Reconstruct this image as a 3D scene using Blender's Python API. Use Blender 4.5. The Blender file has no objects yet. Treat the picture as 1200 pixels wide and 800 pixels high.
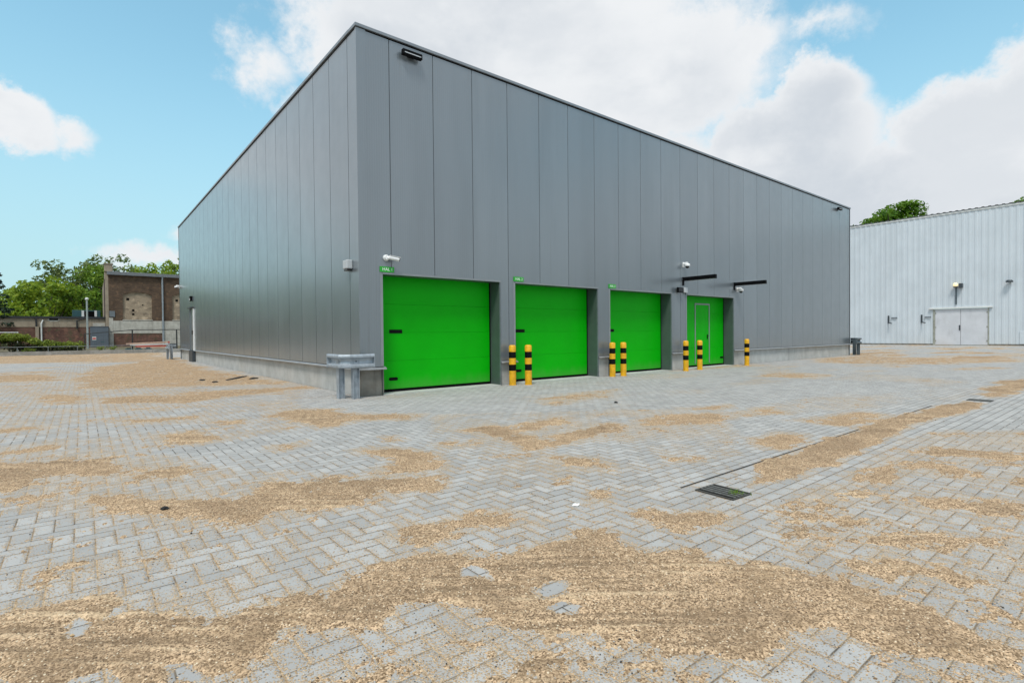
import bpy, bmesh, math, random
import numpy as np
from mathutils import Vector, Matrix, noise as mnoise

random.seed(7)
S = bpy.context.scene
COL = S.collection
PI = math.pi
rad = math.radians

# ------------------------------------------------------------------ frame of the site
# u runs along the door facade, v along the left facade, origin at the near corner of the grey hall
YAW = 0.6798229
CX, CY = -2.9392, 10.2854
LU, LV, HB = 25.03, 24.08, 7.18

def W(u, v, z=0.0):
    c, s = math.cos(YAW), math.sin(YAW)
    return (CX + u * c - v * s, CY + u * s + v * c, z)

# ------------------------------------------------------------------ node helper
class NT:
    def __init__(self, tree):
        self.t = tree; self.n = tree.nodes; self.l = tree.links
    def node(self, typ, **kw):
        nd = self.n.new(typ)
        for k, v in kw.items(): setattr(nd, k, v)
        return nd
    def put(self, sock, val):
        if isinstance(val, bpy.types.NodeSocket): self.l.new(val, sock)
        elif val is not None:
            if sock.type == 'RGBA' and len(val) == 3: val = (*val, 1)
            sock.default_value = val
    def m(self, op, a, b=None, c=None, clamp=False):
        nd = self.node('ShaderNodeMath', operation=op); nd.use_clamp = clamp
        for i, x in enumerate((a, b, c)):
            if x is not None: self.put(nd.inputs[i], x)
        return nd.outputs[0]
    def add(self, a, b): return self.m('ADD', a, b)
    def sub(self, a, b): return self.m('SUBTRACT', a, b)
    def mul(self, a, b): return self.m('MULTIPLY', a, b)
    def mx(self, a, b): return self.m('MAXIMUM', a, b)
    def mn(self, a, b): return self.m('MINIMUM', a, b)
    def smooth(self, x, lo, hi, a=0.0, b=1.0):
        nd = self.node('ShaderNodeMapRange', interpolation_type='SMOOTHSTEP')
        self.put(nd.inputs['Value'], x)
        nd.inputs['From Min'].default_value = lo; nd.inputs['From Max'].default_value = hi
        nd.inputs['To Min'].default_value = a; nd.inputs['To Max'].default_value = b
        return nd.outputs[0]
    def lin(self, x, lo, hi, a=0.0, b=1.0):
        nd = self.node('ShaderNodeMapRange')
        self.put(nd.inputs['Value'], x)
        nd.inputs['From Min'].default_value = lo; nd.inputs['From Max'].default_value = hi
        nd.inputs['To Min'].default_value = a; nd.inputs['To Max'].default_value = b
        return nd.outputs[0]
    def mix(self, f, a, b, mode='MIX'):
        nd = self.node('ShaderNodeMix', data_type='RGBA', blend_type=mode)
        self.put(nd.inputs[0], f); self.put(nd.inputs[6], a); self.put(nd.inputs[7], b)
        return nd.outputs[2]
    def noise(self, vec, scale, detail=4, rough=.5, dist=0.0, dim='3D'):
        nd = self.node('ShaderNodeTexNoise', noise_dimensions=dim)
        if vec is not None: self.put(nd.inputs['Vector'], vec)
        nd.inputs['Scale'].default_value = scale; nd.inputs['Detail'].default_value = detail
        nd.inputs['Roughness'].default_value = rough; nd.inputs['Distortion'].default_value = dist
        return nd.outputs['Fac']
    def vor(self, vec, scale, feature='F1', out='Distance', rnd=1.0):
        nd = self.node('ShaderNodeTexVoronoi', feature=feature)
        self.put(nd.inputs['Vector'], vec); nd.inputs['Scale'].default_value = scale
        nd.inputs['Randomness'].default_value = rnd
        return nd.outputs[out]
    def white(self, vec):
        nd = self.node('ShaderNodeTexWhiteNoise', noise_dimensions='3D')
        self.put(nd.inputs['Vector'], vec); return nd.outputs['Value']
    def sep(self, vec):
        nd = self.node('ShaderNodeSeparateXYZ'); self.put(nd.inputs[0], vec); return nd.outputs
    def comb(self, x, y, z=0.0):
        nd = self.node('ShaderNodeCombineXYZ')
        self.put(nd.inputs[0], x); self.put(nd.inputs[1], y); self.put(nd.inputs[2], z)
        return nd.outputs[0]
    def scalev(self, vec, s):
        nd = self.node('ShaderNodeVectorMath', operation='MULTIPLY')
        self.put(nd.inputs[0], vec); nd.inputs[1].default_value = s; return nd.outputs[0]
    def obj(self): return self.node('ShaderNodeTexCoord').outputs['Object']
    def attr(self, name): return self.node('ShaderNodeAttribute', attribute_name=name).outputs['Fac']
    def bump(self, h, strength=.3, dist=.01, nrm=None):
        nd = self.node('ShaderNodeBump'); self.put(nd.inputs['Height'], h)
        nd.inputs['Strength'].default_value = strength; nd.inputs['Distance'].default_value = dist
        if nrm is not None: self.l.new(nrm, nd.inputs['Normal'])
        return nd.outputs[0]

def new_mat(name):
    m = bpy.data.materials.new(name); m.use_nodes = True
    return m, NT(m.node_tree), m.node_tree.nodes['Principled BSDF']

MATS = {}
def paint(name, col, rough=.5, metal=0.0, var=.08, vscale=3.0, bump=.03, bscale=60.0, dirt=0.0, spec=.5):
    """procedural paint / metal / plastic: small colour mottling, fine bump, optional dirt patches"""
    m, t, b = new_mat(name)
    o = t.obj()
    n = t.noise(o, vscale, 5, .6)
    lo = tuple(c * (1 - var) for c in col); hi = tuple(min(1, c * (1 + var)) for c in col)
    c = t.mix(t.smooth(n, .3, .7), lo, hi)
    if dirt:
        d = t.smooth(t.noise(t.scalev(o, (1, 1, .35)), 2.3, 6, .65), .52, .75)
        c = t.mix(t.mul(d, dirt), c, (.11, .09, .07))
    t.put(b.inputs['Base Color'], c)
    t.put(b.inputs['Roughness'], t.lin(t.noise(o, vscale * 4, 3), .3, .7, max(.02, rough - .08), min(1, rough + .08)))
    b.inputs['Metallic'].default_value = metal
    b.inputs['Specular IOR Level'].default_value = spec
    if bump:
        t.put(b.inputs['Normal'], t.bump(t.noise(o, bscale, 3), bump, .01))
    MATS[name] = m
    return m

# ------------------------------------------------------------------ materials
def mat_cladding():
    m, t, b = new_mat('grey_cladding')
    o = t.obj(); x, y, z = t.sep(o)
    s = t.add(x, y)
    pid = t.m('FLOOR', t.m('DIVIDE', t.sub(s, .68), 1.003))
    tone = t.white(t.comb(pid, 3.7, 1.1))
    n = t.noise(t.scalev(o, (1, 1, .12)), 1.3, 4, .55)
    base = t.mix(tone, (.192, .221, .246), (.216, .247, .273))
    base = t.mix(t.smooth(n, .35, .75), base, (.183, .211, .234))
    # faint rain streaks low on the sheet
    st = t.noise(t.scalev(o, (9, 9, .25)), 1.0, 4, .6)
    base = t.mix(t.mul(t.smooth(st, .58, .8), .25), base, (.13, .14, .145))
    t.put(b.inputs['Base Color'], base)
    b.inputs['Metallic'].default_value = .45
    t.put(b.inputs['Roughness'], t.lin(t.noise(o, 2.0, 3), .3, .7, .30, .38))
    b.inputs['Specular IOR Level'].default_value = .55
    b.inputs['Coat Weight'].default_value = .8; b.inputs['Coat Roughness'].default_value = .22; b.inputs['Coat IOR'].default_value = 1.6
    # micro-profiled sheet: fine vertical ribs, plus slight oil-canning
    rib = t.m('SINE', t.mul(s, 2 * PI / .05))
    ocan = t.noise(t.scalev(o, (2.2, 2.2, .35)), 1.0, 2, .5)
    h = t.add(t.mul(rib, .0006), t.mul(ocan, .006))
    t.put(b.inputs['Normal'], t.bump(h, .6, 1.0))
    MATS['cladding'] = m
mat_cladding()

def mat_concrete(name, col, dark, streak=.5):
    m, t, b = new_mat(name)
    o = t.obj()
    n = t.noise(o, 2.2, 6, .62); n2 = t.noise(o, 38, 4, .6)
    c = t.mix(t.smooth(n, .32, .7), dark, col)
    c = t.mix(t.mul(t.smooth(n2, .45, .75), .25), c, tuple(x * .75 for x in col))
    st = t.noise(t.scalev(o, (5, 5, .5)), 1.0, 5, .6)
    c = t.mix(t.mul(t.smooth(st, .52, .75), streak), c, tuple(x * .55 for x in dark))
    pores = t.smooth(t.vor(o, 45), .03, .12)
    c = t.mix(t.mul(t.sub(1.0, pores), .5), c, (.08, .08, .075))
    t.put(b.inputs['Base Color'], c); b.inputs['Roughness'].default_value = .88
    t.put(b.inputs['Normal'], t.bump(t.add(n2, pores), .25, .006))
    MATS[name] = m
mat_concrete('concrete', (.47, .47, .455), (.37, .37, .355), .35)
mat_concrete('concrete_dark', (.27, .255, .225), (.175, .16, .135), .5)
mat_concrete('plaster', (.50, .48, .43), (.36, .34, .30), .5)
mat_concrete('render_tan', (.34, .28, .21), (.25, .20, .15), .6)
mat_concrete('kerb_stone', (.36, .35, .33), (.22, .21, .19), .5)

def mat_brick(name, c1, c2, mortar, bw=.22, bh=.065, moss=0.0):
    m, t, b = new_mat(name)
    o = t.obj(); x, y, z = t.sep(o)
    nd = t.node('ShaderNodeTexBrick')
    t.put(nd.inputs['Vector'], t.comb(t.add(x, y), z, 0.0))
    nd.inputs['Color1'].default_value = (*c1, 1); nd.inputs['Color2'].default_value = (*c2, 1)
    nd.inputs['Mortar'].default_value = (*mortar, 1)
    nd.inputs['Scale'].default_value = 1; nd.inputs['Mortar Size'].default_value = .008
    nd.inputs['Brick Width'].default_value = bw; nd.inputs['Row Height'].default_value = bh + .01
    n = t.noise(o, .9, 6, .65)
    c = t.mix(t.mul(t.smooth(n, .45, .7), .6), nd.outputs['Color'], tuple(v * .45 for v in c1))
    n3 = t.noise(o, 2.7, 5, .6)
    c = t.mix(t.mul(t.smooth(n3, .5, .7), .55), c, tuple(min(1, v * 1.8) for v in c2))
    c = t.mix(t.mul(t.smooth(t.noise(t.scalev(o, (1, 1, 2.5)), 1.4, 6, .7), .52, .66), .55), c, tuple(v * .25 for v in c1))
    if moss: c = t.mix(t.mul(t.smooth(t.noise(o, 1.7, 5, .6), .5, .7), moss), c, (.06, .07, .03))
    t.put(b.inputs['Base Color'], c); b.inputs['Roughness'].default_value = .9
    t.put(b.inputs['Normal'], t.bump(nd.outputs['Fac'], -.4, .01))
    MATS[name] = m
mat_brick('brick_brown', (.082, .048, .029), (.12, .07, .04), (.08, .066, .053))
mat_brick('brick_fill', (.30, .23, .16), (.35, .27, .19), (.27, .22, .165))
mat_brick('brick_red', (.115, .045, .034), (.16, .075, .05), (.10, .08, .065), moss=.75)

def mat_rust_door(name, col):
    m, t, b = new_mat(name)
    o = t.obj()
    n = t.noise(o, 1.2, 5, .6)
    c = t.mix(t.smooth(n, .3, .7), tuple(v * .93 for v in col), tuple(v * 1.05 for v in col))
    x_, y_, z_ = t.sep(o)
    du = t.mul(t.smooth(t.add(z_, t.mul(t.noise(t.scalev(o, (3, 1, 1)), 2.0, 5, .6), .35)), .2, .55, 1, 0), .22)
    c = t.mix(du, c, (.16, .22, .10))
    sc = t.smooth(t.noise(t.scalev(o, (1, 1, 6)), 3.0, 6, .7), .68, .8)
    c = t.mix(t.mul(sc, .12), c, (.10, .25, .08))
    t.put(b.inputs['Base Color'], c)
    b.inputs['Roughness'].default_value = .45
    b.inputs['Specular IOR Level'].default_value = .15
    t.put(b.inputs['Normal'], t.bump(t.noise(o, 180, 2), .04, .003))
    MATS[name] = m
mat_rust_door('door_green', (.001, .40, .002))

paint('trim_grey', (.16, .18, .20), .4, .3)
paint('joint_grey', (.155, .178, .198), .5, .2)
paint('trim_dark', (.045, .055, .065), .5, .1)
paint('capping', (.24, .26, .28), .35, .5)
paint('flashing', (.42, .44, .46), .4, .5, var=.12)
paint('jamb_light', (.25, .27, .285), .42, .3)
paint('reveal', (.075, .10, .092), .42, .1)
paint('gap_black', (.003, .003, .0035), .9, spec=.1)
paint('black_plastic', (.003, .003, .004), .6, bump=.02, spec=.1)
paint('white_plastic', (.78, .78, .78), .35, var=.03)
paint('grey_plastic', (.45, .47, .49), .5, var=.04)
paint('lens_glass', (.01, .01, .012), .08)
paint('galvanised', (.35, .39, .43), .45, .35, var=.16, vscale=9, dirt=.12)
paint('galv_mid', (.22, .23, .23), .6, .3, var=.2, dirt=.3)
paint('galv_dark', (.11, .14, .16), .5, .45, var=.16, vscale=9)
paint('bollard_yellow', (.72, .37, .008), .42, var=.16, vscale=9, dirt=.35)
paint('bollard_black', (.004, .004, .004), .5, spec=.12)
paint('roof_felt', (.16, .16, .16), .9)
paint('white_sheet', (.56, .61, .655), .5, .05, var=.05, vscale=.5, dirt=.05)
paint('white_trim', (.66, .67, .66), .5, var=.07, dirt=.15)
paint('white_door', (.58, .59, .625), .5, var=.06, vscale=1.2, dirt=.12)
paint('rust_frame', (.30, .31, .27), .6, var=.2, dirt=.4)
paint('sign_green', (.02, .34, .03), .4)
paint('sign_white', (.8, .85, .8), .5, var=.02)
paint('roof_zinc', (.17, .18, .19), .5, .4, var=.12)
paint('coping_black', (.022, .024, .028), .7)
paint('cabinet_grey', (.095, .115, .14), .5, var=.1, dirt=.15)
paint('teal_paint', (.02, .075, .085), .5)
paint('pole_grey', (.34, .38, .37), .5, .3)
paint('fence_black', (.02, .022, .022), .55)
paint('wood_plank', (.55, .36, .27), .75, var=.2, vscale=5)
paint('board_red', (.45, .07, .05), .5, var=.1)
paint('board_white', (.66, .64, .60), .5, var=.1, dirt=.2)
paint('sticker_red', (.5, .03, .03), .5)
paint('recess_purple', (.05, .026, .028), .7, var=.15)
paint('debris_black', (.012, .011, .010), .8)
paint('paper_white', (.75, .75, .73), .8)
paint('grate_iron', (.16, .16, .15), .6, .2, var=.25, vscale=30, dirt=.2)
paint('grate_frame', (.05, .048, .042), .8, var=.3, vscale=30)
paint('bark', (.08, .06, .045), .9, var=.3, vscale=12, bump=.4, bscale=30)

def mat_lamp():
    m, t, b = new_mat('lit_glass')
    o = t.obj()
    c = t.mix(t.noise(o, 20, 2), (.85, .72, .45), (.9, .8, .55))
    t.put(b.inputs['Base Color'], c); b.inputs['Roughness'].default_value = .25
    t.put(b.inputs['Emission Color'], (1.0, .78, .38)); b.inputs['Emission Strength'].default_value = .35
    MATS['lit_glass'] = m
mat_lamp()

def mat_leaf(name, dark, mid, light, trans=.25):
    m, t, b = new_mat(name)
    g = t.node('ShaderNodeNewGeometry')
    r = g.outputs['Random Per Island']
    n = t.noise(t.obj(), .8, 3, .5)
    f = t.add(t.mul(r, .65), t.mul(t.smooth(n, .3, .7), .35))
    c = t.mix(t.smooth(f, 0, .5), dark, mid)
    c = t.mix(t.smooth(f, .5, 1.0), c, light)
    t.put(b.inputs['Base Color'], c); b.inputs['Roughness'].default_value = .55
    b.inputs['Specular IOR Level'].default_value = .3
    tr = t.node('ShaderNodeBsdfTranslucent'); t.put(tr.inputs['Color'], t.mix(.5, c, light))
    ms = t.node('ShaderNodeMixShader'); ms.inputs[0].default_value = trans
    out = m.node_tree.nodes['Material Output']
    t.l.new(b.outputs[0], ms.inputs[1]); t.l.new(tr.outputs[0], ms.inputs[2]); t.l.new(ms.outputs[0], out.inputs['Surface'])
    MATS[name] = m
mat_leaf('leaf_bright', (.045, .11, .01), (.18, .29, .022), (.38, .46, .05), .45)
mat_leaf('leaf_dense', (.03, .09, .010), (.115, .22, .02), (.27, .38, .045), .4)
mat_leaf('leaf_pale', (.055, .10, .025), (.13, .19, .05), (.26, .31, .11), .4)
mat_leaf('leaf_conifer', (.006, .018, .010), (.012, .034, .016), (.025, .055, .022), .1)
mat_leaf('leaf_hedge', (.04, .075, .010), (.15, .21, .02), (.34, .38, .06), .35)
mat_leaf('leaf_under', (.018, .022, .012), (.035, .042, .016), (.07, .08, .028), .15)
mat_leaf('leaf_chestnut', (.026, .085, .006), (.09, .20, .012), (.20, .33, .03), .4)

# ------------------------------------------------------------------ numpy value noise (fields of the sand)
def hash2(ix, iy, seed):
    h = (ix.astype(np.int64) * 374761393 + iy.astype(np.int64) * 668265263 + seed * 1442695041) & 0xFFFFFFFF
    h = ((h ^ (h >> 13)) * 1274126177) & 0xFFFFFFFF
    h = h ^ (h >> 16)
    return (h & 0xFFFFFF) / float(0xFFFFFF)
def vnoise(x, y, seed=0):
    ix = np.floor(x); iy = np.floor(y); fx = x - ix; fy = y - iy
    fx = fx * fx * fx * (fx * (fx * 6 - 15) + 10); fy = fy * fy * fy * (fy * (fy * 6 - 15) + 10)
    a = hash2(ix, iy, seed); b = hash2(ix + 1, iy, seed); c = hash2(ix, iy + 1, seed); d = hash2(ix + 1, iy + 1, seed)
    return (a + (b - a) * fx) + ((c + (d - c) * fx) - (a + (b - a) * fx)) * fy
def fbm(x, y, oct=4, seed=0, gain=.5):
    s = np.zeros_like(x); a = 1.0; tot = 0
    for o in range(oct):
        s += a * vnoise(x * 2 ** o + 17.3 * o, y * 2 ** o - 9.1 * o, seed + o); tot += a; a *= gain
    return s / tot

# outlines of the sand lying on the paving, in metres of the site frame (u, v)
SAND = [
 (1.3, [(-4.56, -6.58), (-4.48, -6.61), (-4.4, -6.58), (-4.23, -6.66), (-4.11, -6.69), (-4.01, -6.75), (-4.0, -6.91), (-4.08, -6.95), (-4.1, -7.04), (-4.0, -7.03), (-3.85, -7.01), (-3.81, -6.92), (-3.81, -7.11), (-3.79, -7.24), (-3.66, -7.26), (-3.58, -7.22), (-3.44, -7.27), (-3.31, -7.33), (-3.18, -7.33), (-2.96, -7.25), (-2.74, -7.3), (-2.53, -7.41), (-2.41, -7.64), (-2.2, -7.61), (-1.99, -7.67), (-1.67, -7.72), (-1.72, -7.85), (-1.74, -7.96), (-1.63, -8.17), (-1.56, -8.38), (-1.46, -8.56), (-1.47, -8.64), (-1.28, -8.81), (-1.32, -8.9), (-1.35, -9.03), (-1.35, -9.16), (-1.33, -9.24), (-1.43, -9.29), (-1.45, -9.39), (-1.41, -9.5), (-1.56, -9.47), (-1.61, -9.39), (-1.69, -9.3), (-1.78, -9.19), (-1.82, -9.12), (-1.88, -9.02), (-1.92, -8.93), (-2.04, -8.91), (-2.16, -8.92), (-2.3, -8.87), (-2.34, -8.78), (-2.53, -8.57), (-2.68, -8.38), (-2.85, -8.19), (-2.91, -8.09), (-2.9, -7.9), (-2.93, -7.76), (-3.06, -7.71), (-3.22, -7.8), (-3.33, -7.74), (-3.56, -7.56), (-3.69, -7.71), (-3.79, -7.76), (-3.9, -7.73), (-3.92, -7.76), (-4.04, -7.74), (-4.47, -7.38)]),
 (1.0, [(-4.23, -4.81), (-4.08, -4.71), (-3.68, -5.11), (-3.29, -5.48), (-3.12, -5.26), (-3.17, -5.09), (-2.96, -5.16), (-2.85, -5.47), (-2.56, -5.42), (-2.2, -5.65), (-1.87, -6.01), (-2.02, -6.29), (-2.41, -6.1), (-2.64, -6.23), (-3.02, -6.21), (-3.17, -6.05), (-3.28, -6.15), (-3.44, -6.19), (-3.55, -6.06), (-3.69, -5.82), (-3.89, -5.54), (-4.18, -5.25)]),
 (1.0, [(-2.02, -4.47), (-1.81, -4.52), (-1.57, -4.73), (-1.47, -5.09), (-1.58, -5.52), (-1.75, -5.84), (-2.01, -5.75), (-2.22, -5.44), (-1.91, -5.23)]),
 (1.0, [(-5.01, -2.52), (-4.81, -2.74), (-4.34, -2.92), (-3.94, -3.29), (-3.87, -3.86), (-4.12, -4.1), (-4.38, -3.77), (-4.47, -4.06), (-4.7, -4.05), (-4.85, -4.0)]),
 (0.8, [(-4.04, -4.19), (-3.75, -4.0), (-3.49, -4.31), (-3.63, -4.69), (-3.96, -4.49)]),
 (0.6, [(-3.5, -4.63), (-3.24, -4.62), (-3.2, -4.83), (-3.49, -4.79)]),
 (0.9, [(-3.52, -2.04), (-3.0, -1.92), (-2.9, -2.77), (-3.24, -2.99), (-3.45, -2.65)]),
 (0.6, [(-2.68, -3.6), (-2.26, -3.57), (-2.27, -3.88), (-2.63, -4.07)]),
 (0.8, [(-2.12, -1.27), (-1.45, -0.91), (-0.92, -1.39), (-1.18, -1.72), (-0.87, -2.12), (-0.24, -2.7), (-0.53, -3.04), (-1.14, -2.74), (-1.78, -2.88), (-1.87, -2.55)]),
 (0.62, [(-4.28, 5.43), (-4.5, 9.97), (-3.68, 17.63), (-0.19, 26.56), (-0.42, 19.81), (-0.53, 10.2), (0.05, 5.41), (-0.01, 3.75), (-1.18, 4.59), (-1.9, 4.7), (-3.1, 5.59), (-3.84, 5.37)]),
 (0.7, [(-6.64, 13.88), (-5.44, 14.18), (-4.53, 11.72), (-4.59, 9.66), (-6.27, 10.24)]),
 (0.7, [(-4.08, 3.17), (-3.94, 3.6), (-2.75, 3.29), (-1.76, 3.5), (-0.0, 3.14), (-0.13, 2.44), (-1.4, 2.0), (-2.76, 1.42), (-3.97, 2.23)]),
 (0.6, [(-10.02, 42.62), (0.64, 39.18), (-0.5, 23.79), (-4.06, 23.98), (-8.09, 25.22)]),
 (0.7, [(-5.02, 5.89), (-4.14, 4.18), (-3.96, 2.71), (-4.56, 2.62), (-5.06, 4.36)]),
 (0.6, [(-3.92, -0.17), (-2.84, -0.5), (-2.85, -0.98), (-3.8, -0.85)]),
 (0.6, [(-5.23, 0.12), (-4.67, 0.07), (-4.51, -0.52), (-5.0, -0.61), (-5.15, -0.58)]),
 (0.7, [(-5.02, -1.91), (-4.68, -1.99), (-4.4, -1.71), (-4.35, -2.1), (-4.65, -2.45), (-4.98, -2.31)]),
 (0.4, [(-2.73, -1.24), (-2.41, -1.28), (-2.51, -1.78), (-2.77, -1.74)]),
 (0.6, [(-3.19, -7.01), (-3.05, -7.07), (-3.1, -7.18), (-3.2, -7.13)]),
 (0.9, [(-2.8, -6.93), (-2.58, -6.82), (-2.42, -6.96), (-2.11, -6.9), (-1.86, -7.0), (-1.99, -7.25), (-2.17, -7.3), (-2.39, -7.21), (-2.59, -7.25), (-2.76, -7.15)]),
 (0.9, [(-0.66, -4.21), (-0.13, -4.2), (0.12, -4.51), (0.75, -4.3), (1.19, -4.44), (0.95, -4.73), (0.17, -4.96), (0.01, -4.82), (-0.04, -5.41), (0.26, -5.23), (1.22, -5.06), (1.34, -5.53), (0.93, -5.72), (0.17, -5.73), (-0.36, -5.74), (-0.72, -5.69), (-0.62, -5.12), (-0.51, -4.72)]),
 (0.6, [(-1.12, -4.68), (-0.94, -4.75), (-1.11, -5.02), (-1.26, -4.95)]),
 (0.4, [(-1.45, -3.96), (-1.2, -4.0), (-1.38, -4.36), (-1.59, -4.36)]),
 (0.9, [(-1.37, -7.64), (-1.16, -7.63), (-0.97, -7.83), (-0.81, -8.08), (-1.0, -8.15), (-1.3, -8.07), (-1.41, -8.02), (-1.42, -7.91)]),
 (0.85, [(-0.71, -5.93), (-0.46, -6.05), (-0.39, -6.69), (-0.55, -6.79), (-0.8, -6.7), (-0.84, -6.38)]),
 (0.6, [(-1.21, -6.63), (-1.02, -6.71), (-1.19, -6.85), (-1.31, -6.79)]),
 (0.6, [(-1.26, -7.09), (-1.13, -7.24), (-1.27, -7.38), (-1.43, -7.3)]),
 (0.5, [(-2.12, -7.28), (-1.88, -7.25), (-1.86, -7.35), (-2.02, -7.41)]),
 (0.7, [(0.16, -6.81), (0.51, -7.0), (0.35, -7.12), (0.09, -7.04)]),
 (0.35, [(2.12, -2.65), (3.44, -2.19), (4.68, -2.48), (3.5, -3.25), (1.98, -3.45)]),
 (0.7, [(1.71, -5.32), (2.66, -5.35), (3.14, -5.68), (2.95, -6.05), (2.22, -6.15), (1.68, -6.0), (1.28, -5.64)]),
 (0.4, [(3.24, -4.97), (4.2, -5.16), (3.83, -5.51), (3.05, -5.24)]),
 (0.75, [(1.68, -6.88), (2.2, -6.92), (2.29, -7.22), (1.35, -7.44), (1.23, -7.28)]),
 (0.45, [(3.27, -5.68), (4.65, -5.93), (3.89, -6.36), (3.07, -6.05)]),
 (0.6, [(3.25, -6.67), (4.27, -6.82), (4.85, -7.02), (4.7, -7.43), (4.0, -7.48), (3.11, -7.28)]),
 (2.0, [(-0.17, -7.78), (0.32, -7.64), (0.78, -7.53), (1.28, -7.51), (2.06, -7.44), (3.73, -7.46), (5.74, -7.47), (7.4, -7.61), (7.25, -7.92), (6.13, -7.95), (4.76, -7.89), (2.91, -7.84), (1.53, -7.88), (0.54, -7.96), (0.26, -7.88)]),
 (1.5, [(8.72, -7.63), (11.35, -7.43), (15.28, -7.65), (11.02, -8.13), (8.36, -7.84)]),
 (0.75, [(2.13, -8.15), (2.65, -8.29), (2.88, -8.65), (3.05, -9.06), (2.5, -9.12), (2.29, -8.75), (2.11, -8.47)]),
 (0.75, [(0.53, -8.13), (0.99, -8.13), (1.51, -8.13), (1.82, -8.31), (1.66, -8.86), (1.41, -8.95), (1.15, -8.63), (1.34, -8.53), (1.1, -8.41), (0.64, -8.51), (0.5, -8.26)]),
 (0.7, [(1.62, -8.97), (2.02, -9.18), (1.45, -9.24), (1.27, -9.05)]),
 (0.6, [(3.42, -8.09), (3.92, -8.32), (3.52, -8.42), (3.18, -8.24)]),
 (0.75, [(0.16, -8.66), (0.52, -8.82), (0.81, -9.0), (1.06, -9.28), (0.49, -9.34), (0.27, -9.05), (0.42, -8.98), (0.04, -8.81)]),
 (0.65, [(-0.63, -8.22), (-0.4, -8.34), (-0.35, -8.57), (-0.17, -8.82), (-0.44, -8.83), (-0.55, -8.59), (-0.68, -8.32)]),
 (0.8, [(-0.92, -8.4), (-0.8, -8.54), (-0.6, -8.79), (-0.25, -8.99), (0.04, -9.39), (-0.14, -9.41), (-0.46, -9.13), (-0.76, -8.92), (-0.88, -8.66)]),
 (0.9, [(-1.16, -8.72), (-0.81, -8.85), (-0.79, -9.07), (-0.74, -9.23), (-0.8, -9.36), (-0.98, -9.35), (-1.0, -9.23), (-1.03, -9.08), (-1.22, -8.86)]),
 (0.7, [(-0.46, -9.3), (-0.26, -9.42), (-0.53, -9.45), (-0.63, -9.34)]),
 (0.7, [(-1.04, -9.4), (-0.83, -9.42), (-0.64, -9.47), (-1.04, -9.51)]),
 (0.5, [(-1.23, -9.46), (-1.11, -9.52), (-1.32, -9.54)]),
 (0.4, [(20.57, 0.03), (24.61, -0.82), (24.58, -3.56), (25.68, -6.1), (22.58, -6.49), (18.01, -3.81), (17.44, -1.53)]),
 (0.3, [(10.0, -2.66), (11.86, -2.74), (11.84, -4.11), (9.99, -4.19)]),
 (-0.12, [(-0.43, -8.13), (2.89, -7.92), (5.03, -8.92), (-1.45, -9.58), (-1.42, -9.49), (-1.3, -9.22), (-1.21, -8.86), (-1.37, -8.6), (-1.03, -8.35)]),
 (-0.15, [(-5.13, -1.44), (-3.81, -2.75), (-3.1, -4.57), (-1.68, -5.91), (-2.46, -6.39), (-3.28, -6.44), (-4.18, -5.58), (-4.81, -4.38)]),
 (-0.1, [(-3.74, -7.91), (-3.56, -7.55), (-3.03, -7.67), (-2.82, -8.25), (-2.18, -8.9), (-1.41, -9.57), (-1.87, -9.62), (-3.77, -8.04)]),
 (-0.25, [(-4.43, -6.01), (-3.73, -6.15), (-3.13, -6.82), (-2.92, -7.15), (-3.66, -7.29), (-4.03, -6.78), (-4.4, -6.57)]),
 (-0.42, [(-0.14, -2.79), (3.73, -5.42), (0.97, -7.23), (-0.61, -7.1), (-1.95, -5.94)]),
 (-0.38, [(-7.28, 17.86), (1.08, 6.47), (-1.99, -3.02), (-3.82, -3.02), (-5.08, -1.91)]),
]
HOLES = [
 [(-4.22, -6.96), (-4.18, -6.91), (-4.13, -7.03), (-4.15, -7.13), (-4.21, -7.1)],
 [(-4.01, -7.6), (-3.97, -7.59), (-3.92, -7.68), (-3.91, -7.77), (-4.01, -7.71)],
 [(-2.54, -7.99), (-2.44, -7.99), (-2.38, -8.05), (-2.45, -8.09), (-2.56, -8.05)],
 [(-2.6, -8.13), (-2.51, -8.13), (-2.47, -8.2), (-2.54, -8.24), (-2.61, -8.18)],
 [(-2.65, -7.55), (-2.55, -7.57), (-2.53, -7.69), (-2.6, -7.76), (-2.68, -7.65)],
 [(-4.23, -7.48), (-4.15, -7.48), (-4.12, -7.59), (-4.21, -7.55)],
]


def poly_sd(px, py, poly):
    """signed distance, positive inside"""
    n = len(poly); d2 = np.full(px.shape, 1e9); inside = np.zeros(px.shape, bool)
    for i in range(n):
        ax, ay = poly[i]; bx, by = poly[(i + 1) % n]
        ex, ey = bx - ax, by - ay; L = ex * ex + ey * ey + 1e-12
        t = np.clip(((px - ax) * ex + (py - ay) * ey) / L, 0, 1)
        dx = px - ax - t * ex; dy = py - ay - t * ey
        d2 = np.minimum(d2, dx * dx + dy * dy)
        cond = ((ay > py) != (by > py))
        xs = ax + (py - ay) * ex / (ey if abs(ey) > 1e-9 else 1e-9)
        inside ^= cond & (px < xs)
    d = np.sqrt(d2)
    return np.where(inside, d, -d)

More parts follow.
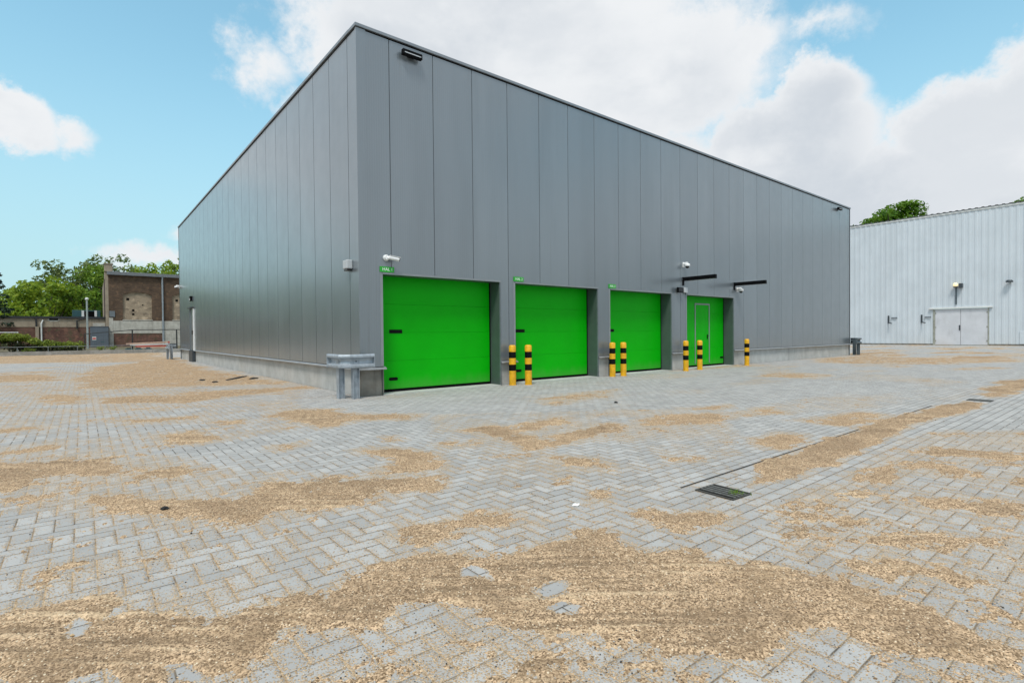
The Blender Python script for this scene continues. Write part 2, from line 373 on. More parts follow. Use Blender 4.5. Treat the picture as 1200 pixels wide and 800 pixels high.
CAMU = ( (0 - CX) * math.cos(YAW) + (0 - CY) * math.sin(YAW), -(0 - CX) * math.sin(YAW) + (0 - CY) * math.cos(YAW) )
def sand_field(u, v):
    """about +1 in the middle of a patch, 0 on its edge, -1 on clean paving"""
    r = np.hypot(u - CAMU[0], v - CAMU[1])
    am = .05 + .016 * r
    wu = u + am * 2 * (fbm(u * 1.7, v * 1.7, 3, 11) - .5); wv = v + am * 2 * (fbm(u * 1.7, v * 1.7, 3, 23) - .5)
    wu = wu + .05 * (fbm(u * 14, v * 14, 3, 31) - .5); wv = wv + .05 * (fbm(u * 14, v * 14, 3, 37) - .5)
    f = -1.0 + .42 * np.clip((6.8 - r) / 3.2, 0, 1)
    for w, poly in SAND:
        xs = [p[0] for p in poly]; ys = [p[1] for p in poly]
        rc = math.hypot(sum(xs) / len(xs) - CAMU[0], sum(ys) / len(ys) - CAMU[1])
        soft = .055 + .017 * rc
        if w >= 1.5: soft *= .35; w = 1.25
        sel = (wu > min(xs) - soft * 3) & (wu < max(xs) + soft * 3) & (wv > min(ys) - soft * 3) & (wv < max(ys) + soft * 3)
        if not sel.any(): continue
        sd = poly_sd(wu[sel], wv[sel], poly) / soft
        top = w
        if w < 0:   # a patchy dusting rather than a heap
            top = w + 1.7 * (fbm(wu[sel] * 1.3, wv[sel] * 2.2, 4, 131, .6) - .56); sd = np.minimum(sd * .5, 3)
        f[sel] = np.maximum(f[sel], np.clip(sd + (w - 1.0) * .55, -1, top))
    for poly in HOLES:
        xs = [p[0] for p in poly]; ys = [p[1] for p in poly]
        sel = (wu > min(xs) - .2) & (wu < max(xs) + .2) & (wv > min(ys) - .2) & (wv < max(ys) + .2)
        if sel.any():
            f[sel] = np.minimum(f[sel], -poly_sd(wu[sel], wv[sel], poly) / .025)
    # a thin blown film far from the doors
    film = fbm(u * .35, v * .8, 4, 51)
    far = np.clip((r - 14) / 14, 0, 1)
    f = np.maximum(f, -1 + 2.6 * np.clip(film - .52 + .05 * far, 0, 1) / .3 * (.25 + .55 * far))
    return f

def ridges(u, v):
    """tyre and broom lines in the sand"""
    th = rad(-40) + .12 * (fbm(u * .3, v * .3, 2, 61) - .5)
    ca, sa = np.cos(th), np.sin(th)
    x = u * ca + v * sa; y = -u * sa + v * ca
    y = y + .07 * (fbm(u * .8, v * .8, 2, 71) - .5)
    return fbm(x * 1.3, y * 55, 3, 81, .6)

# ------------------------------------------------------------------ ground shaders
def mat_paving():
    m, t, b = new_mat('paving')
    o = t.obj(); x, y, z = t.sep(o)
    wv = t.noise(o, .6, 2)
    bw = .0985
    X = t.m('DIVIDE', x, bw); Y = t.m('DIVIDE', y, bw)
    i = t.m('FLOOR', X); j = t.m('FLOOR', Y)
    fx = t.sub(X, i); fy = t.sub(Y, j)
    # herringbone: m = (i-j) mod 4 ; stretcher courses beside the drain: m = (i+j) mod 2
    m4 = t.m('FLOORED_MODULO', t.sub(i, j), 4.0)
    m2 = t.m('FLOORED_MODULO', t.add(i, j), 2.0)
    zone = t.mul(t.m('LESS_THAN', y, -7.035), t.m('GREATER_THAN', y, -8.505))
    zone = t.mul(zone, t.m('GREATER_THAN', x, -.9))
    nd = t.node('ShaderNodeMix', data_type='FLOAT')
    t.put(nd.inputs[0], zone); t.put(nd.inputs[2], m4); t.put(nd.inputs[3], m2)
    mm = nd.outputs[0]
    def eq(k): return t.m('COMPARE', mm, float(k), .3)
    e0, e1, e2, e3 = eq(0), eq(1), eq(2), eq(3)
    dL = t.add(fx, t.mul(e1, 9.0)); dR = t.add(t.sub(1.0, fx), t.mul(e0, 9.0))
    dB = t.add(fy, t.mul(e2, 9.0)); dT = t.add(t.sub(1.0, fy), t.mul(e3, 9.0))
    wob = t.mul(t.sub(t.noise(o, 30, 3), .5), .045)
    d = t.add(t.mn(t.mn(dL, dR), t.mn(dB, dT)), wob)
    ident = t.comb(t.sub(i, e1), t.sub(j, e2), 5.0)
    rnd = t.white(ident); rnd2 = t.white(t.comb(t.sub(i, e1), t.sub(j, e2), 9.0))
    joint = t.smooth(d, .015, .06, 1.0, 0.0)
    # concrete face of each block
    big = t.noise(o, .35, 4, .6); mid = t.noise(o, 4, 5, .65); fine = t.noise(o, 160, 3, .7)
    c = t.mix(rnd, (.335, .329, .32), (.455, .446, .432))
    c = t.mix(t.mul(t.smooth(mid, .4, .75), .35), c, (.30, .30, .30))
    c = t.mix(t.mul(t.smooth(big, .42, .68), .22), c, (.45, .44, .42))
    c = t.mix(t.mul(t.smooth(fine, .35, .7, 1, 0), .22), c, (.22, .22, .22))
    chip = t.smooth(t.noise(o, 55, 3, .7), .66, .74)
    c = t.mix(t.mul(chip, .35), c, (.16, .155, .15))
    sw = t.noise(t.scalev(o, (.25, 1.1, 1)), 1.6, 5, .6, 1.2)
    c = t.mix(t.mul(t.smooth(sw, .5, .72), .30), c, (.235, .228, .215))
    stain = t.smooth(t.noise(o, 1.1, 5, .7), .64, .75)
    c = t.mix(t.mul(stain, .16), c, (.2, .17, .13))
    # joints: open dark gaps, filled with sand where sand was swept
    sa = t.attr('sand')
    jn = t.noise(o, 9, 4, .6)
    jcol = t.mix(t.smooth(jn, .35, .65), (.05, .047, .043), (.125, .115, .098))
    fill = t.smooth(t.add(sa, t.mul(t.sub(t.noise(o, 2.2, 4, .65), .5), 1.9)), -1.0, -.25)
    grain = t.vor(o, 140, out='Color')
    g0 = t.sep(grain)
    sandc = t.mix(g0[0], (.26, .17, .09), (.62, .45, .28))
    isH = t.m('LESS_THAN', t.mn(dB, dT), t.mn(dL, dR))
    fill = t.mul(fill, t.sub(1.0, t.mul(isH, .72)))
    jcol = t.mix(fill, jcol, sandc)
    c = t.mix(joint, c, jcol)
    # loose grains scattered on the faces, denser towards a patch of sand
    lvl = t.add(t.lin(sa, -1.0, .1, 0, 1), t.mul(t.sub(t.noise(o, 2.6, 5, .65), .5), 1.1))
    pr = t.add(t.lin(lvl, .2, 1.1, .012, .72), t.mul(t.smooth(d, .03, .42, 1, 0), t.mul(t.sub(1.0, t.mul(isH, .6)), t.lin(lvl, .0, .6, 0, .95))))
    hit = t.m('LESS_THAN', g0[1], pr)
    cover = t.mul(hit, t.smooth(t.vor(o, 140), .38, .66, 1, 0))
    c = t.mix(cover, c, sandc)
    c = t.mix(t.lin(lvl, .3, 1.1, 0, .15), c, (.50, .40, .28))
    # dark specks of slag
    sp = t.vor(o, 46); spc = t.sep(t.vor(o, 46, out='Color'))
    dens = t.lin(t.noise(o, 1.3, 3), .35, .7, .10, .5)
    spk = t.mul(t.m('LESS_THAN', spc[0], dens), t.smooth(sp, .14, .20, 1, 0))
    c = t.mix(t.mul(spk, .85), c, (.05, .047, .045))
    t.put(b.inputs['Base Color'], c)
    b.inputs['Roughness'].default_value = .86
    b.inputs['Specular IOR Level'].default_value = .3
    edge = t.smooth(d, .01, .14)
    tilt = t.mul(t.add(t.mul(t.sub(rnd, .5), fx), t.mul(t.sub(rnd2, .5), fy)), .0035)
    h = t.add(t.add(t.mul(edge, .0045), tilt), t.add(t.mul(fine, .0009), t.mul(cover, .003)))
    h = t.add(h, t.mul(spk, .003))
    t.put(b.inputs['Normal'], t.bump(h, .8, 1.0))
    MATS['paving'] = m
mat_paving()

def mat_sand():
    m, t, b = new_mat('sand')
    o = t.obj()
    sa = t.attr('sand'); rg = t.attr('ridge')
    g = t.sep(t.vor(o, 150, out='Color')); gd = t.vor(o, 150)
    g2 = t.sep(t.vor(o, 95, out='Color')); gd2 = t.vor(o, 95)
    n = t.noise(o, 5.5, 5, .65); nb = t.noise(o, .9, 4, .6)
    c = t.mix(t.smooth(t.add(t.mul(g[0], .75), t.mul(g2[2], .25)), .08, .92), (.15, .097, .055), (.68, .485, .31))
    c = t.mix(t.mul(t.smooth(n, .45, .72), .5), c, (.30, .205, .12))
    c = t.mix(t.mul(t.smooth(t.noise(o, 17, 4, .7), .46, .68), .5), c, (.24, .165, .10))
    zone = t.smooth(t.noise(o, .8, 3, .55), .40, .60)
    c = t.mix(t.mul(t.mul(t.smooth(rg, .47, .33), zone), .5), c, (.15, .105, .065))
    c = t.mix(t.mul(t.mul(t.smooth(rg, .57, .72), zone), .4), c, (.72, .55, .36))
    damp = t.mul(t.smooth(sa, .35, 1.05), t.smooth(t.noise(o, 1.4, 5, .65), .40, .60))
    c = t.mix(t.mul(damp, .42), c, (.17, .115, .07))
    dk = t.mul(t.m('LESS_THAN', g2[0], .22), t.smooth(gd2, .25, .45, 1, 0))
    c = t.mix(t.mul(dk, .8), c, (.07, .05, .038))
    lt = t.mul(t.m('GREATER_THAN', g2[1], .90), t.smooth(gd2, .25, .45, 1, 0))
    c = t.mix(t.mul(lt, .8), c, (.80, .68, .50))
    t.put(b.inputs['Base Color'], c); b.inputs['Roughness'].default_value = .95
    b.inputs['Specular IOR Level'].default_value = .15
    h = t.add(t.mul(t.smooth(gd, 0, .6, 1, 0), .004), t.mul(t.smooth(gd2, 0, .5, 1, 0), .004))
    h = t.add(h, t.mul(n, .004))
    t.put(b.inputs['Normal'], t.bump(h, .5, 1.0))
    MATS['sand'] = m
mat_sand()

def mat_soil():
    m, t, b = new_mat('soil')
    o = t.obj()
    n = t.noise(o, 1.1, 6, .65); n2 = t.noise(o, 14, 5, .65)
    c = t.mix(t.smooth(n, .35, .68), (.12, .095, .06), (.06, .075, .025))
    c = t.mix(t.mul(n2, .5), c, (.19, .15, .10))
    t.put(b.inputs['Base Color'], c); b.inputs['Roughness'].default_value = .95
    t.put(b.inputs['Normal'], t.bump(n2, .6, .03))
    MATS['soil'] = m
mat_soil()

# ------------------------------------------------------------------ mesh builder
class MB:
    def __init__(self): self.v = []; self.f = []
    def quad(self, a, b, c, d):
        n = len(self.v); self.v += [a, b, c, d]; self.f.append((n, n + 1, n + 2, n + 3))
    def poly(self, pts):
        n = len(self.v); self.v += list(pts); self.f.append(tuple(range(n, n + len(pts))))
    def box(self, x0, x1, y0, y1, z0, z1, M=None):
        p = [(x0, y0, z0), (x1, y0, z0), (x1, y1, z0), (x0, y1, z0), (x0, y0, z1), (x1, y0, z1), (x1, y1, z1), (x0, y1, z1)]
        if M is not None: p = [tuple(M @ Vector(q)) for q in p]
        n = len(self.v); self.v += p
        for q in ((0, 3, 2, 1), (4, 5, 6, 7), (0, 1, 5, 4), (1, 2, 6, 5), (2, 3, 7, 6), (3, 0, 4, 7)):
            self.f.append(tuple(n + k for k in q))
        return self
    def bar(self, a, b, w, h=None):
        a = Vector(a); b = Vector(b); h = h or w
        d = (b - a); L = d.length; q = d.to_track_quat('X', 'Z')
        M = Matrix.Translation(a) @ q.to_matrix().to_4x4()
        return self.box(0, L, -w / 2, w / 2, -h / 2, h / 2, M)
    def tube(self, pts, rs, n=12, caps=True):
        if not isinstance(rs, (list, tuple)): rs = [rs] * len(pts)
        pts = [Vector(p) for p in pts]; base = len(self.v); prev = None
        for k, p in enumerate(pts):
            d = (pts[min(k + 1, len(pts) - 1)] - pts[max(k - 1, 0)]).normalized()
            up = Vector((0, 0, 1)) if abs(d.z) < .95 else Vector((1, 0, 0))
            if prev is not None: up = prev
            xx = d.cross(up).normalized(); yy = xx.cross(d).normalized(); prev = yy
            for a in range(n):
                an = 2 * PI * a / n
                self.v.append(tuple(p + (xx * math.cos(an) + yy * math.sin(an)) * rs[k]))
        for k in range(len(pts) - 1):
            for a in range(n):
                i0 = base + k * n + a; i1 = base + k * n + (a + 1) % n
                self.f.append((i0, i1, i1 + n, i0 + n))
        if caps:
            self.f.append(tuple(base + a for a in reversed(range(n))))
            self.f.append(tuple(base + (len(pts) - 1) * n + a for a in range(n)))
        return self
    def lathe(self, prof, n=24, c=(0, 0, 0)):
        return self.tube([(c[0], c[1], c[2] + z) for r, z in prof], [max(r, 1e-4) for r, z in prof], n)
    def build(self, name, mat, parent=None, smooth=False, bevel=0.0, loc=None, rotz=None):
        me = bpy.data.meshes.new(name)
        me.from_pydata([tuple(p) for p in self.v], [], self.f); me.update()
        bm = bmesh.new(); bm.from_mesh(me); bmesh.ops.recalc_face_normals(bm, faces=bm.faces); bm.to_mesh(me); bm.free()
        me.materials.append(MATS[mat])
        o = bpy.data.objects.new(name, me); COL.objects.link(o)
        if parent is not None: o.parent = parent
        if loc is not None: o.location = loc
        if rotz is not None: o.rotation_euler = (0, 0, rotz)
        if smooth:
            for p in me.polygons: p.use_smooth = True
            me.set_sharp_from_angle(angle=rad(40))
        if bevel:
            md = o.modifiers.new('edge', 'BEVEL'); md.width = bevel; md.segments = 2; md.limit_method = 'ANGLE'
            md.angle_limit = rad(40)
        return o

def tag(o, label=None, cat=None, group=None, kind=None):
    if label: o['label'] = label
    if cat: o['category'] = cat
    if group: o['group'] = group
    if kind: o['kind'] = kind
    return o
def thing(name, label, cat, loc=(0, 0, 0), rotz=0.0, group=None):
    o = bpy.data.objects.new(name, None); COL.objects.link(o)
    o.location = loc; o.rotation_euler = (0, 0, rotz); o.empty_display_size = .2
    return tag(o, label, cat, group)
def copy_tree(o, parent=None):
    c = o.copy(); COL.objects.link(c)
    if parent is not None: c.parent = parent
    for ch in list(o.children): copy_tree(ch, c)
    return c

# ================================================================== GROUND
def radial(angles, radii):
    A, Rr = np.meshgrid(angles, radii)
    X = Rr * np.sin(A); Y = Rr * np.cos(A)
    c, s = math.cos(YAW), math.sin(YAW)
    u = (X - CX) * c + (Y - CY) * s; v = -(X - CX) * s + (Y - CY) * c
    return u, v
def grid_faces(nr, na, keep=None, wrap=False):
    idx = np.arange(nr * na).reshape(nr, na)
    if wrap: idx = np.concatenate([idx, idx[:, :1]], axis=1)
    f = np.stack([idx[:-1, :-1], idx[:-1, 1:], idx[1:, 1:], idx[1:, :-1]], -1).reshape(-1, 4)
    if keep is not None:
        k = keep.reshape(-1)[f].any(axis=1); f = f[k]
    return f
def mesh_np(name, co, faces, mat, attrs):
    used = np.unique(faces); remap = np.full(len(co), -1); remap[used] = np.arange(len(used))
    co = co[used]; faces = remap[faces]
    me = bpy.data.meshes.new(name)
    me.vertices.add(len(co)); me.vertices.foreach_set('co', co.astype(np.float32).ravel())
    me.loops.add(faces.size); me.loops.foreach_set('vertex_index', faces.astype(np.int32).ravel())
    me.polygons.add(len(faces)); me.polygons.foreach_set('loop_start', np.arange(0, faces.size, 4, dtype=np.int32))
    me.polygons.foreach_set('use_smooth', np.ones(len(faces), bool))
    me.update(); me.validate()
    for k, a in attrs.items():
        at = me.attributes.new(k, 'FLOAT', 'POINT'); at.data.foreach_set('value', a.ravel()[used].astype(np.float32))
    me.materials.append(MATS[mat])
    o = bpy.data.objects.new(name, me); COL.objects.link(o)
    o.location = (CX, CY, 0); o.rotation_euler = (0, 0, YAW)
    return o

# paving: one sheet out to the horizon, finer where one stands
ang = np.concatenate([np.linspace(rad(-66), rad(66), 520), np.linspace(rad(66), rad(294), 60)[1:-1]])
rr = np.concatenate([[.05, .5, 1.0], np.geomspace(1.5, 60, 260), np.geomspace(64, 900, 24)])
u, v = radial(ang, rr)
f = sand_field(u, v)
n = len(ang)
co = np.stack([u.ravel(), v.ravel(), np.zeros(u.size)], 1)
pav = mesh_np('paving_ground', co, grid_faces(len(rr), n, None, True), 'paving', {'sand': f})
tag(pav, 'grey herringbone block paving of the yard', None, None, 'structure')

# sand: a thin uneven layer lying on it
ang = np.linspace(rad(-60), rad(60), 1150)
rr = np.geomspace(1.7, 62, 640)
u, v = radial(ang, rr)
f = sand_field(u, v); rg = ridges(u, v)
r = np.hypot(u - CAMU[0], v - CAMU[1])
blk = .5 * (vnoise(u * 9, v * 9, 91) - .5) + .7 * (vnoise(u * 24, v * 24, 92) - .5) + .5 * (vnoise(u * 70, v * 70, 93) - .5)
wisp = fbm(u * 2.2 + .8 * v, v * 5.0, 4, 97, .6) - .5
g = f - .22 + blk * 1.3 + wisp * 2.1 * np.clip(1.3 - f, .15, 1.0)
hgt = np.clip(g, -1, 1.25) * .009 + np.where(g > 0, (rg - .5) * .014 * np.clip(g, 0, 1), 0)
hgt = hgt + .004 * np.where(g > 0, fbm(u * 40, v * 40, 2, 95) - .5, 0)
inhall = (u > -.0) & (u < LU) & (v > -.0) & (v < LV)
hgt = np.where(inhall, -.02, hgt)
co = np.stack([u.ravel(), v.ravel(), np.maximum(hgt, -.02).ravel()], 1)
keep = (hgt > .0005)
sand = mesh_np('sand', co, grid_faces(len(rr), len(ang), keep), 'sand', {'sand': f, 'ridge': rg})
tag(sand, 'swept yellow sand lying in patches on the grey paving', None, None, 'stuff')

# loose grit on the blocks near the sand
rs = np.random.RandomState(5)
N = 26000
a = rs.uniform(rad(-48), rad(48), N); q = 1.9 + 7.5 * rs.uniform(0, 1, N) ** 1.6
X = q * np.sin(a); Y = q * np.cos(a)
c_, s_ = math.cos(YAW), math.sin(YAW)
gu = (X - CX) * c_ + (Y - CY) * s_; gv = -(X - CX) * s_ + (Y - CY) * c_
gf = sand_field(gu, gv)
keepg = rs.uniform(0, 1, N) < np.clip(.16 + .5 * (gf + 1) * .5 + .5 * (fbm(gu * 1.4, gv * 1.4, 3, 7) - .5), .03, .9)
gu, gv = gu[keepg], gv[keepg]
octv = np.array([(1, 0, 0), (-1, 0, 0), (0, 1, 0), (0, -1, 0), (0, 0, 1), (0, 0, -1)], float)
octf = np.array([(0, 2, 4), (2, 1, 4), (1, 3, 4), (3, 0, 4), (2, 0, 5), (1, 2, 5), (3, 1, 5), (0, 3, 5)])
mt, t, b = new_mat('grit')
g_ = t.node('ShaderNodeNewGeometry').outputs['Random Per Island']
cc = t.mix(t.smooth(g_, .25, .32), (.035, .034, .033), (.20, .13, .07)); cc = t.mix(t.smooth(g_, .5, .55), cc, (.50, .35, .19))
cc = t.mix(t.smooth(g_, .9, .95), cc, (.6, .55, .46))
t.put(b.inputs['Base Color'], cc); b.inputs['Roughness'].default_value = .9
MATS['grit'] = mt
mb = MB(); allv = []; allf = []
for k in range(len(gu)):
    sz = .0016 + .0032 * rs.uniform() ** 2.5
    if rs.uniform() < .012: sz *= 2.2
    R_ = Matrix.Rotation(rs.uniform(0, 6.28), 3, Vector(rs.normal(size=3)).normalized())
    vv = (octv * (sz * rs.uniform(.7, 1.2), sz * rs.uniform(.6, 1.1), sz * .8)) @ np.array(R_).T + (gu[k], gv[k], sz * .5)
    allf.append(octf + len(allv) * 6); allv.append(vv)
mb.v = [tuple(p) for p in np.concatenate(allv)]; mb.f = [tuple(int(i) for i in p) for p in np.concatenate(allf)]
me = bpy.data.meshes.new('loose_grit'); me.from_pydata(mb.v, [], mb.f); me.update(); me.materials.append(mt)
o = bpy.data.objects.new('loose_grit', me); COL.objects.link(o); o.location = (CX, CY, 0); o.rotation_euler = (0, 0, YAW)
tag(o, 'loose dark and tan grit scattered over the paving blocks', None, None, 'stuff')

# ================================================================== GREY HALL
hall = thing('grey_warehouse', 'large grey metal clad hall with four green roll doors', 'warehouse', W(0, 0, 0), YAW)
OPEN = [(.464, 3.427), (3.863, 6.80), (7.29, 10.22), (11.04, 14.0)]
ZO = 2.412; ZP = .53; ZTOP = 7.085
seams = [.683 + 1.003 * k for k in range(25)]
GW, GD = .009, .022

JR = MB(); JL = MB()
def facade_right():
    b = MB()
    brk = sorted(set([.19] + seams + [x for o in OPEN for x in o] + [LU]))
    for a, c in zip(brk[:-1], brk[1:]):
        mid = (a + c) / 2
        z0 = ZP + .045
        if any(o[0] <= mid <= o[1] for o in OPEN): z0 = ZO
        ga = GW if any(abs(a - s) < 1e-6 for s in seams) else 0
        gc = GW if any(abs(c - s) < 1e-6 for s in seams) else 0
        b.quad((a + ga, 0, z0), (c - gc, 0, z0), (c - gc, 0, ZTOP), (a + ga, 0, ZTOP))
        if ga:
            JR.quad((a, GD, z0), (a + ga, 0, z0), (a + ga, 0, ZTOP), (a, GD, ZTOP))
        if gc:
            JR.quad((c - gc, 0, z0), (c, GD, z0), (c, GD, ZTOP), (c - gc, 0, ZTOP))
    return b
def facade_left():
    b = MB()
    ls = [.446 + 1.003 * k for k in range(24)]
    brk = sorted(set([0.012] + ls + [LV]))
    z0 = ZP + .045
    for a, c in zip(brk[:-1], brk[1:]):
        ga = GW if a in ls else 0; gc = GW if c in ls else 0
        b.quad((0, a + ga, z0), (0, c - gc, z0), (0, c - gc, ZTOP), (0, a + ga, ZTOP))
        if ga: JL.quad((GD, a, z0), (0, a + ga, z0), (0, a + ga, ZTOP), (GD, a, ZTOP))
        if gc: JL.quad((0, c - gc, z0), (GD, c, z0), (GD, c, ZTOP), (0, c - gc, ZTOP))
    return b
facade_right().build('wall', 'cladding', hall)
facade_left().build('wall', 'cladding', hall)
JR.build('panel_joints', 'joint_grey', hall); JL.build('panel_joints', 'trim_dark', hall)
b = MB(); b.quad((LU, 0, 0), (LU, LV, 0), (LU, LV, ZTOP), (LU, 0, ZTOP)); b.quad((0, LV, 0), (LU, LV, 0), (LU, LV, ZTOP), (0, LV, ZTOP))
b.build('wall', 'cladding', hall)
# folded corner trim
b = MB(); b.box(-.004, .188, -.004, .0115, ZP + .045, HB - .075); b.box(-.004, .0, .0116, .06, ZP + .045, HB - .075)
b.build('corner_trim', 'cladding', hall)
MB().box(LU - .09, LU + .006, -.006, .02, ZP + .045, HB - .075).build('corner_trim', 'trim_dark', hall)
MB().box(-.006, .02, LV - .10, LV + .006, ZP + .045, HB - .075).build('corner_trim', 'trim_dark', hall)
# dark gap under the capping, then the capping
b = MB(); b.box(.2, LU, .010, .05, ZTOP, HB - .062); b.box(.010, .05, .12, LV, ZTOP, HB - .062)
b.build('shadow_gap', 'gap_black', hall)
b = MB(); b.box(-.03, LU + .03, -.035, .3, HB - .062, HB); b.box(-.035, .3, .3001, LV + .03, HB - .062, HB)
b.build('roof_capping', 'capping', hall, bevel=.006)
b = MB(); b.quad((.25, .25, HB - .25), (LU, .25, HB - .25), (LU, LV, HB - .25), (.25, LV, HB - .25)); b.build('roof', 'roof_felt', hall)
# concrete plinth
piers = [(0.03, OPEN[0][0] + .05)] + [(OPEN[k][1] + .035, OPEN[k + 1][0] + .05) for k in range(3)] + [(OPEN[3][1] + .035, LU - .03)]
for k, (a, c) in enumerate(piers):
    b = MB()
    if k == 4:
        L = 2.5; x = a
        while x < c - .01:
            b.box(x + .006, min(x + L, c) - .006, .045, .3, 0, ZP); x += L
        b.box(a + .01, c - .01, .06, .29, 0, ZP - .01)
    else:
        b.box(a, c, .045, .37, 0, ZP)
    b.build('plinth', 'concrete_dark' if k == 0 else 'concrete', hall, bevel=.008)
b = MB(); y = .09
for yy in [.09, 5.14, 10.38, 15.59, 20.9]:
    y1 = {.09: 5.14, 5.14: 10.38, 10.38: 15.59, 15.59: 19.40, 20.9: LV - .03}[yy]
    b.box(.045, .3, yy + .006, y1 - .006, 0, ZP)
b.box(.06, .29, .12, 19.39, 0, ZP - .01)
b.build('plinth', 'concrete', hall, bevel=.008)
# drip flashing over the plinth
for (a, c) in piers:
    bb = MB(); x0, x1 = (a - .03 if a > .1 else -.045), c + .02
    if x1 > LU - .2: x1 = LU + .05
    bb.poly([(x0, -.045, ZP + .012), (x1, -.045, ZP + .012), (x1, .04, ZP + .045), (x0, .04, ZP + .045)])
    bb.poly([(x0, -.045, ZP - .012), (x1, -.045, ZP - .012), (x1, -.045, ZP + .012), (x0, -.045, ZP + .012)])
    bb.poly([(x0, .04, ZP - .001), (x1, .04, ZP - .001), (x1, -.045, ZP - .012), (x0, -.045, ZP - .012)])
    bb.poly([(x1, -.045, ZP - .012), (x1, .04, ZP - .001), (x1, .04, ZP + .045), (x1, -.045, ZP + .012)])
    bb.build('drip_flashing', 'flashing', hall)
bb = MB()
for (y0, y1) in [(.041, 19.41), (20.49, LV + .05)]:
    bb.poly([(-.045, y0, ZP + .012), (-.045, y1, ZP + .012), (.04, y1, ZP + .045), (.04, y0, ZP + .045)])
    bb.poly([(-.045, y0, ZP - .012), (-.045, y1, ZP - .012), (-.045, y1, ZP + .012), (-.045, y0, ZP + .012)])
    bb.poly([(.04, y0, ZP - .001), (.04, y1, ZP - .001), (-.045, y1, ZP - .012), (-.045, y0, ZP - .012)])
bb.build('drip_flashing', 'flashing', hall)
# openings: reveals, light folded jamb trim, doors
DP = .38
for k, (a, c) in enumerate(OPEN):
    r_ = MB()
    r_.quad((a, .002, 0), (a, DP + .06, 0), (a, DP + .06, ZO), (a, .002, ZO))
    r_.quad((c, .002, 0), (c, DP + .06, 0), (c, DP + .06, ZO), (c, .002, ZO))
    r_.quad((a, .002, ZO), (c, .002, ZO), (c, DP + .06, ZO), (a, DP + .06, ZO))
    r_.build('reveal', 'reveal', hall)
    jm = MB()
    jm.box(a - .034, a - .002, -.007, .03, ZP + .05, ZO + .035); jm.box(a - .0018, a + .024, -.007, .028, ZP + .05, ZO + .002)
    jm.build('door_trim', 'jamb_light', hall)
    MB().box(a + .0245, c + .03, -.008, .028, ZO - .004, ZO + .034).build('door_trim', 'jamb_light', hall)
    MB().box(c - .004, c + .03, -.006, .028, .0, ZO - .0045).build('door_trim', 'trim_grey', hall)
    # sectional door
    d = bpy.data.objects.new('sectional_door', None); COL.objects.link(d); d.parent = hall; d.location = (a, DP, 0)
    wd = c - a
    p = MB(); zs = [.07, .66, 1.25, 1.84, ZO + .02]
    for z0, z1 in zip(zs[:-1], zs[1:]):
        p.box(.0, wd - .035, 0, .04, z0 + .0012, z1 - .0012)
        mid = (z0 + z1) / 2
    p.build('panel', 'door_green', d, bevel=.002)
    MB().box(0.02, wd - .05, .012, .05, .05, ZO).build('panel_core', 'gap_black', d)
    MB().box(.0, wd - .01, -.008, .035, .004, .066).build('bottom_seal', 'gap_black', d)
    MB().box(wd - .034, wd - .001, -.004, .03, .0665, ZO).build('side_seal', 'gap_black', d)
    if k < 3:
        s = MB(); s.box(.335, .635, -.006, -.001, 1.232, 1.312); s.build('name_plate', 'black_plastic', d, bevel=.004)
    hx = .33 if k < 3 else 2.72
    hb = MB(); hb.tube([(hx + .018, -.004, .28), (hx + .018, .02, .28)], .033, 16); hb.tube([(hx + .16, -.004, .28), (hx + .16, .02, .28)], .033, 16)
    hb.box(hx + .02, hx + .16, -.005, .01, .247, .313)
    hb.build('pull_handle', 'black_plastic', d)
    if k == 3:
        wk = bpy.data.objects.new('wicket_door', None); COL.objects.link(wk); wk.parent = hall; wk.location = (12.12, DP, 0)
        fr = MB(); fr.box(0, .05, -.012, -.003, .12, 2.19); fr.box(.88, .93, -.012, -.003, .12, 2.19); fr.box(.0502, .8798, -.012, -.003, 2.14, 2.19)
        fr.build('frame', 'jamb_light', wk)
        MB().box(.06, .87, -.006, -.0025, .13, 2.13).build('leaf', 'door_green', wk)
        h = MB(); h.box(.755, .80, -.02, -.0065, .96, 1.12); h.tube([(.778, -.02, 1.07), (.778, -.06, 1.07), (.68, -.065, 1.07)], .011, 8)
        h.build('handle', 'black_plastic', wk)
# concrete threshold strips
for (a, c) in OPEN:
    MB().box(a + .01, c - .01, -.02, DP + .05, .0, .012).build('threshold', 'concrete', hall)
# steel side door in the left facade
sd = bpy.data.objects.new('side_door', None); COL.objects.link(sd); sd.parent = hall; sd.location = (0, 19.43, 0)
MB().box(-.05, .03, -.025, .045, ZP + .02, 2.56).build('frame', 'white_plastic', sd)
MB().box(-.012, .03, .05, 1.0, ZP + .02, 2.5).build('leaf', 'cladding', sd, bevel=.004)
MB().box(-.05, .03, 1.0, 1.06, .05, 2.56).build('frame', 'cladding', sd)
MB().box(-.10, .03, .0, 1.04, .0, ZP + .018).build('step', 'trim_dark', sd)
MB().box(-.09, -.012, .06, .14, 1.3, 1.5).build('handle', 'black_plastic', sd)
MB().box(-.14, .0, -.05, 1.08, 2.57, 2.62).build('canopy', 'trim_dark', sd)

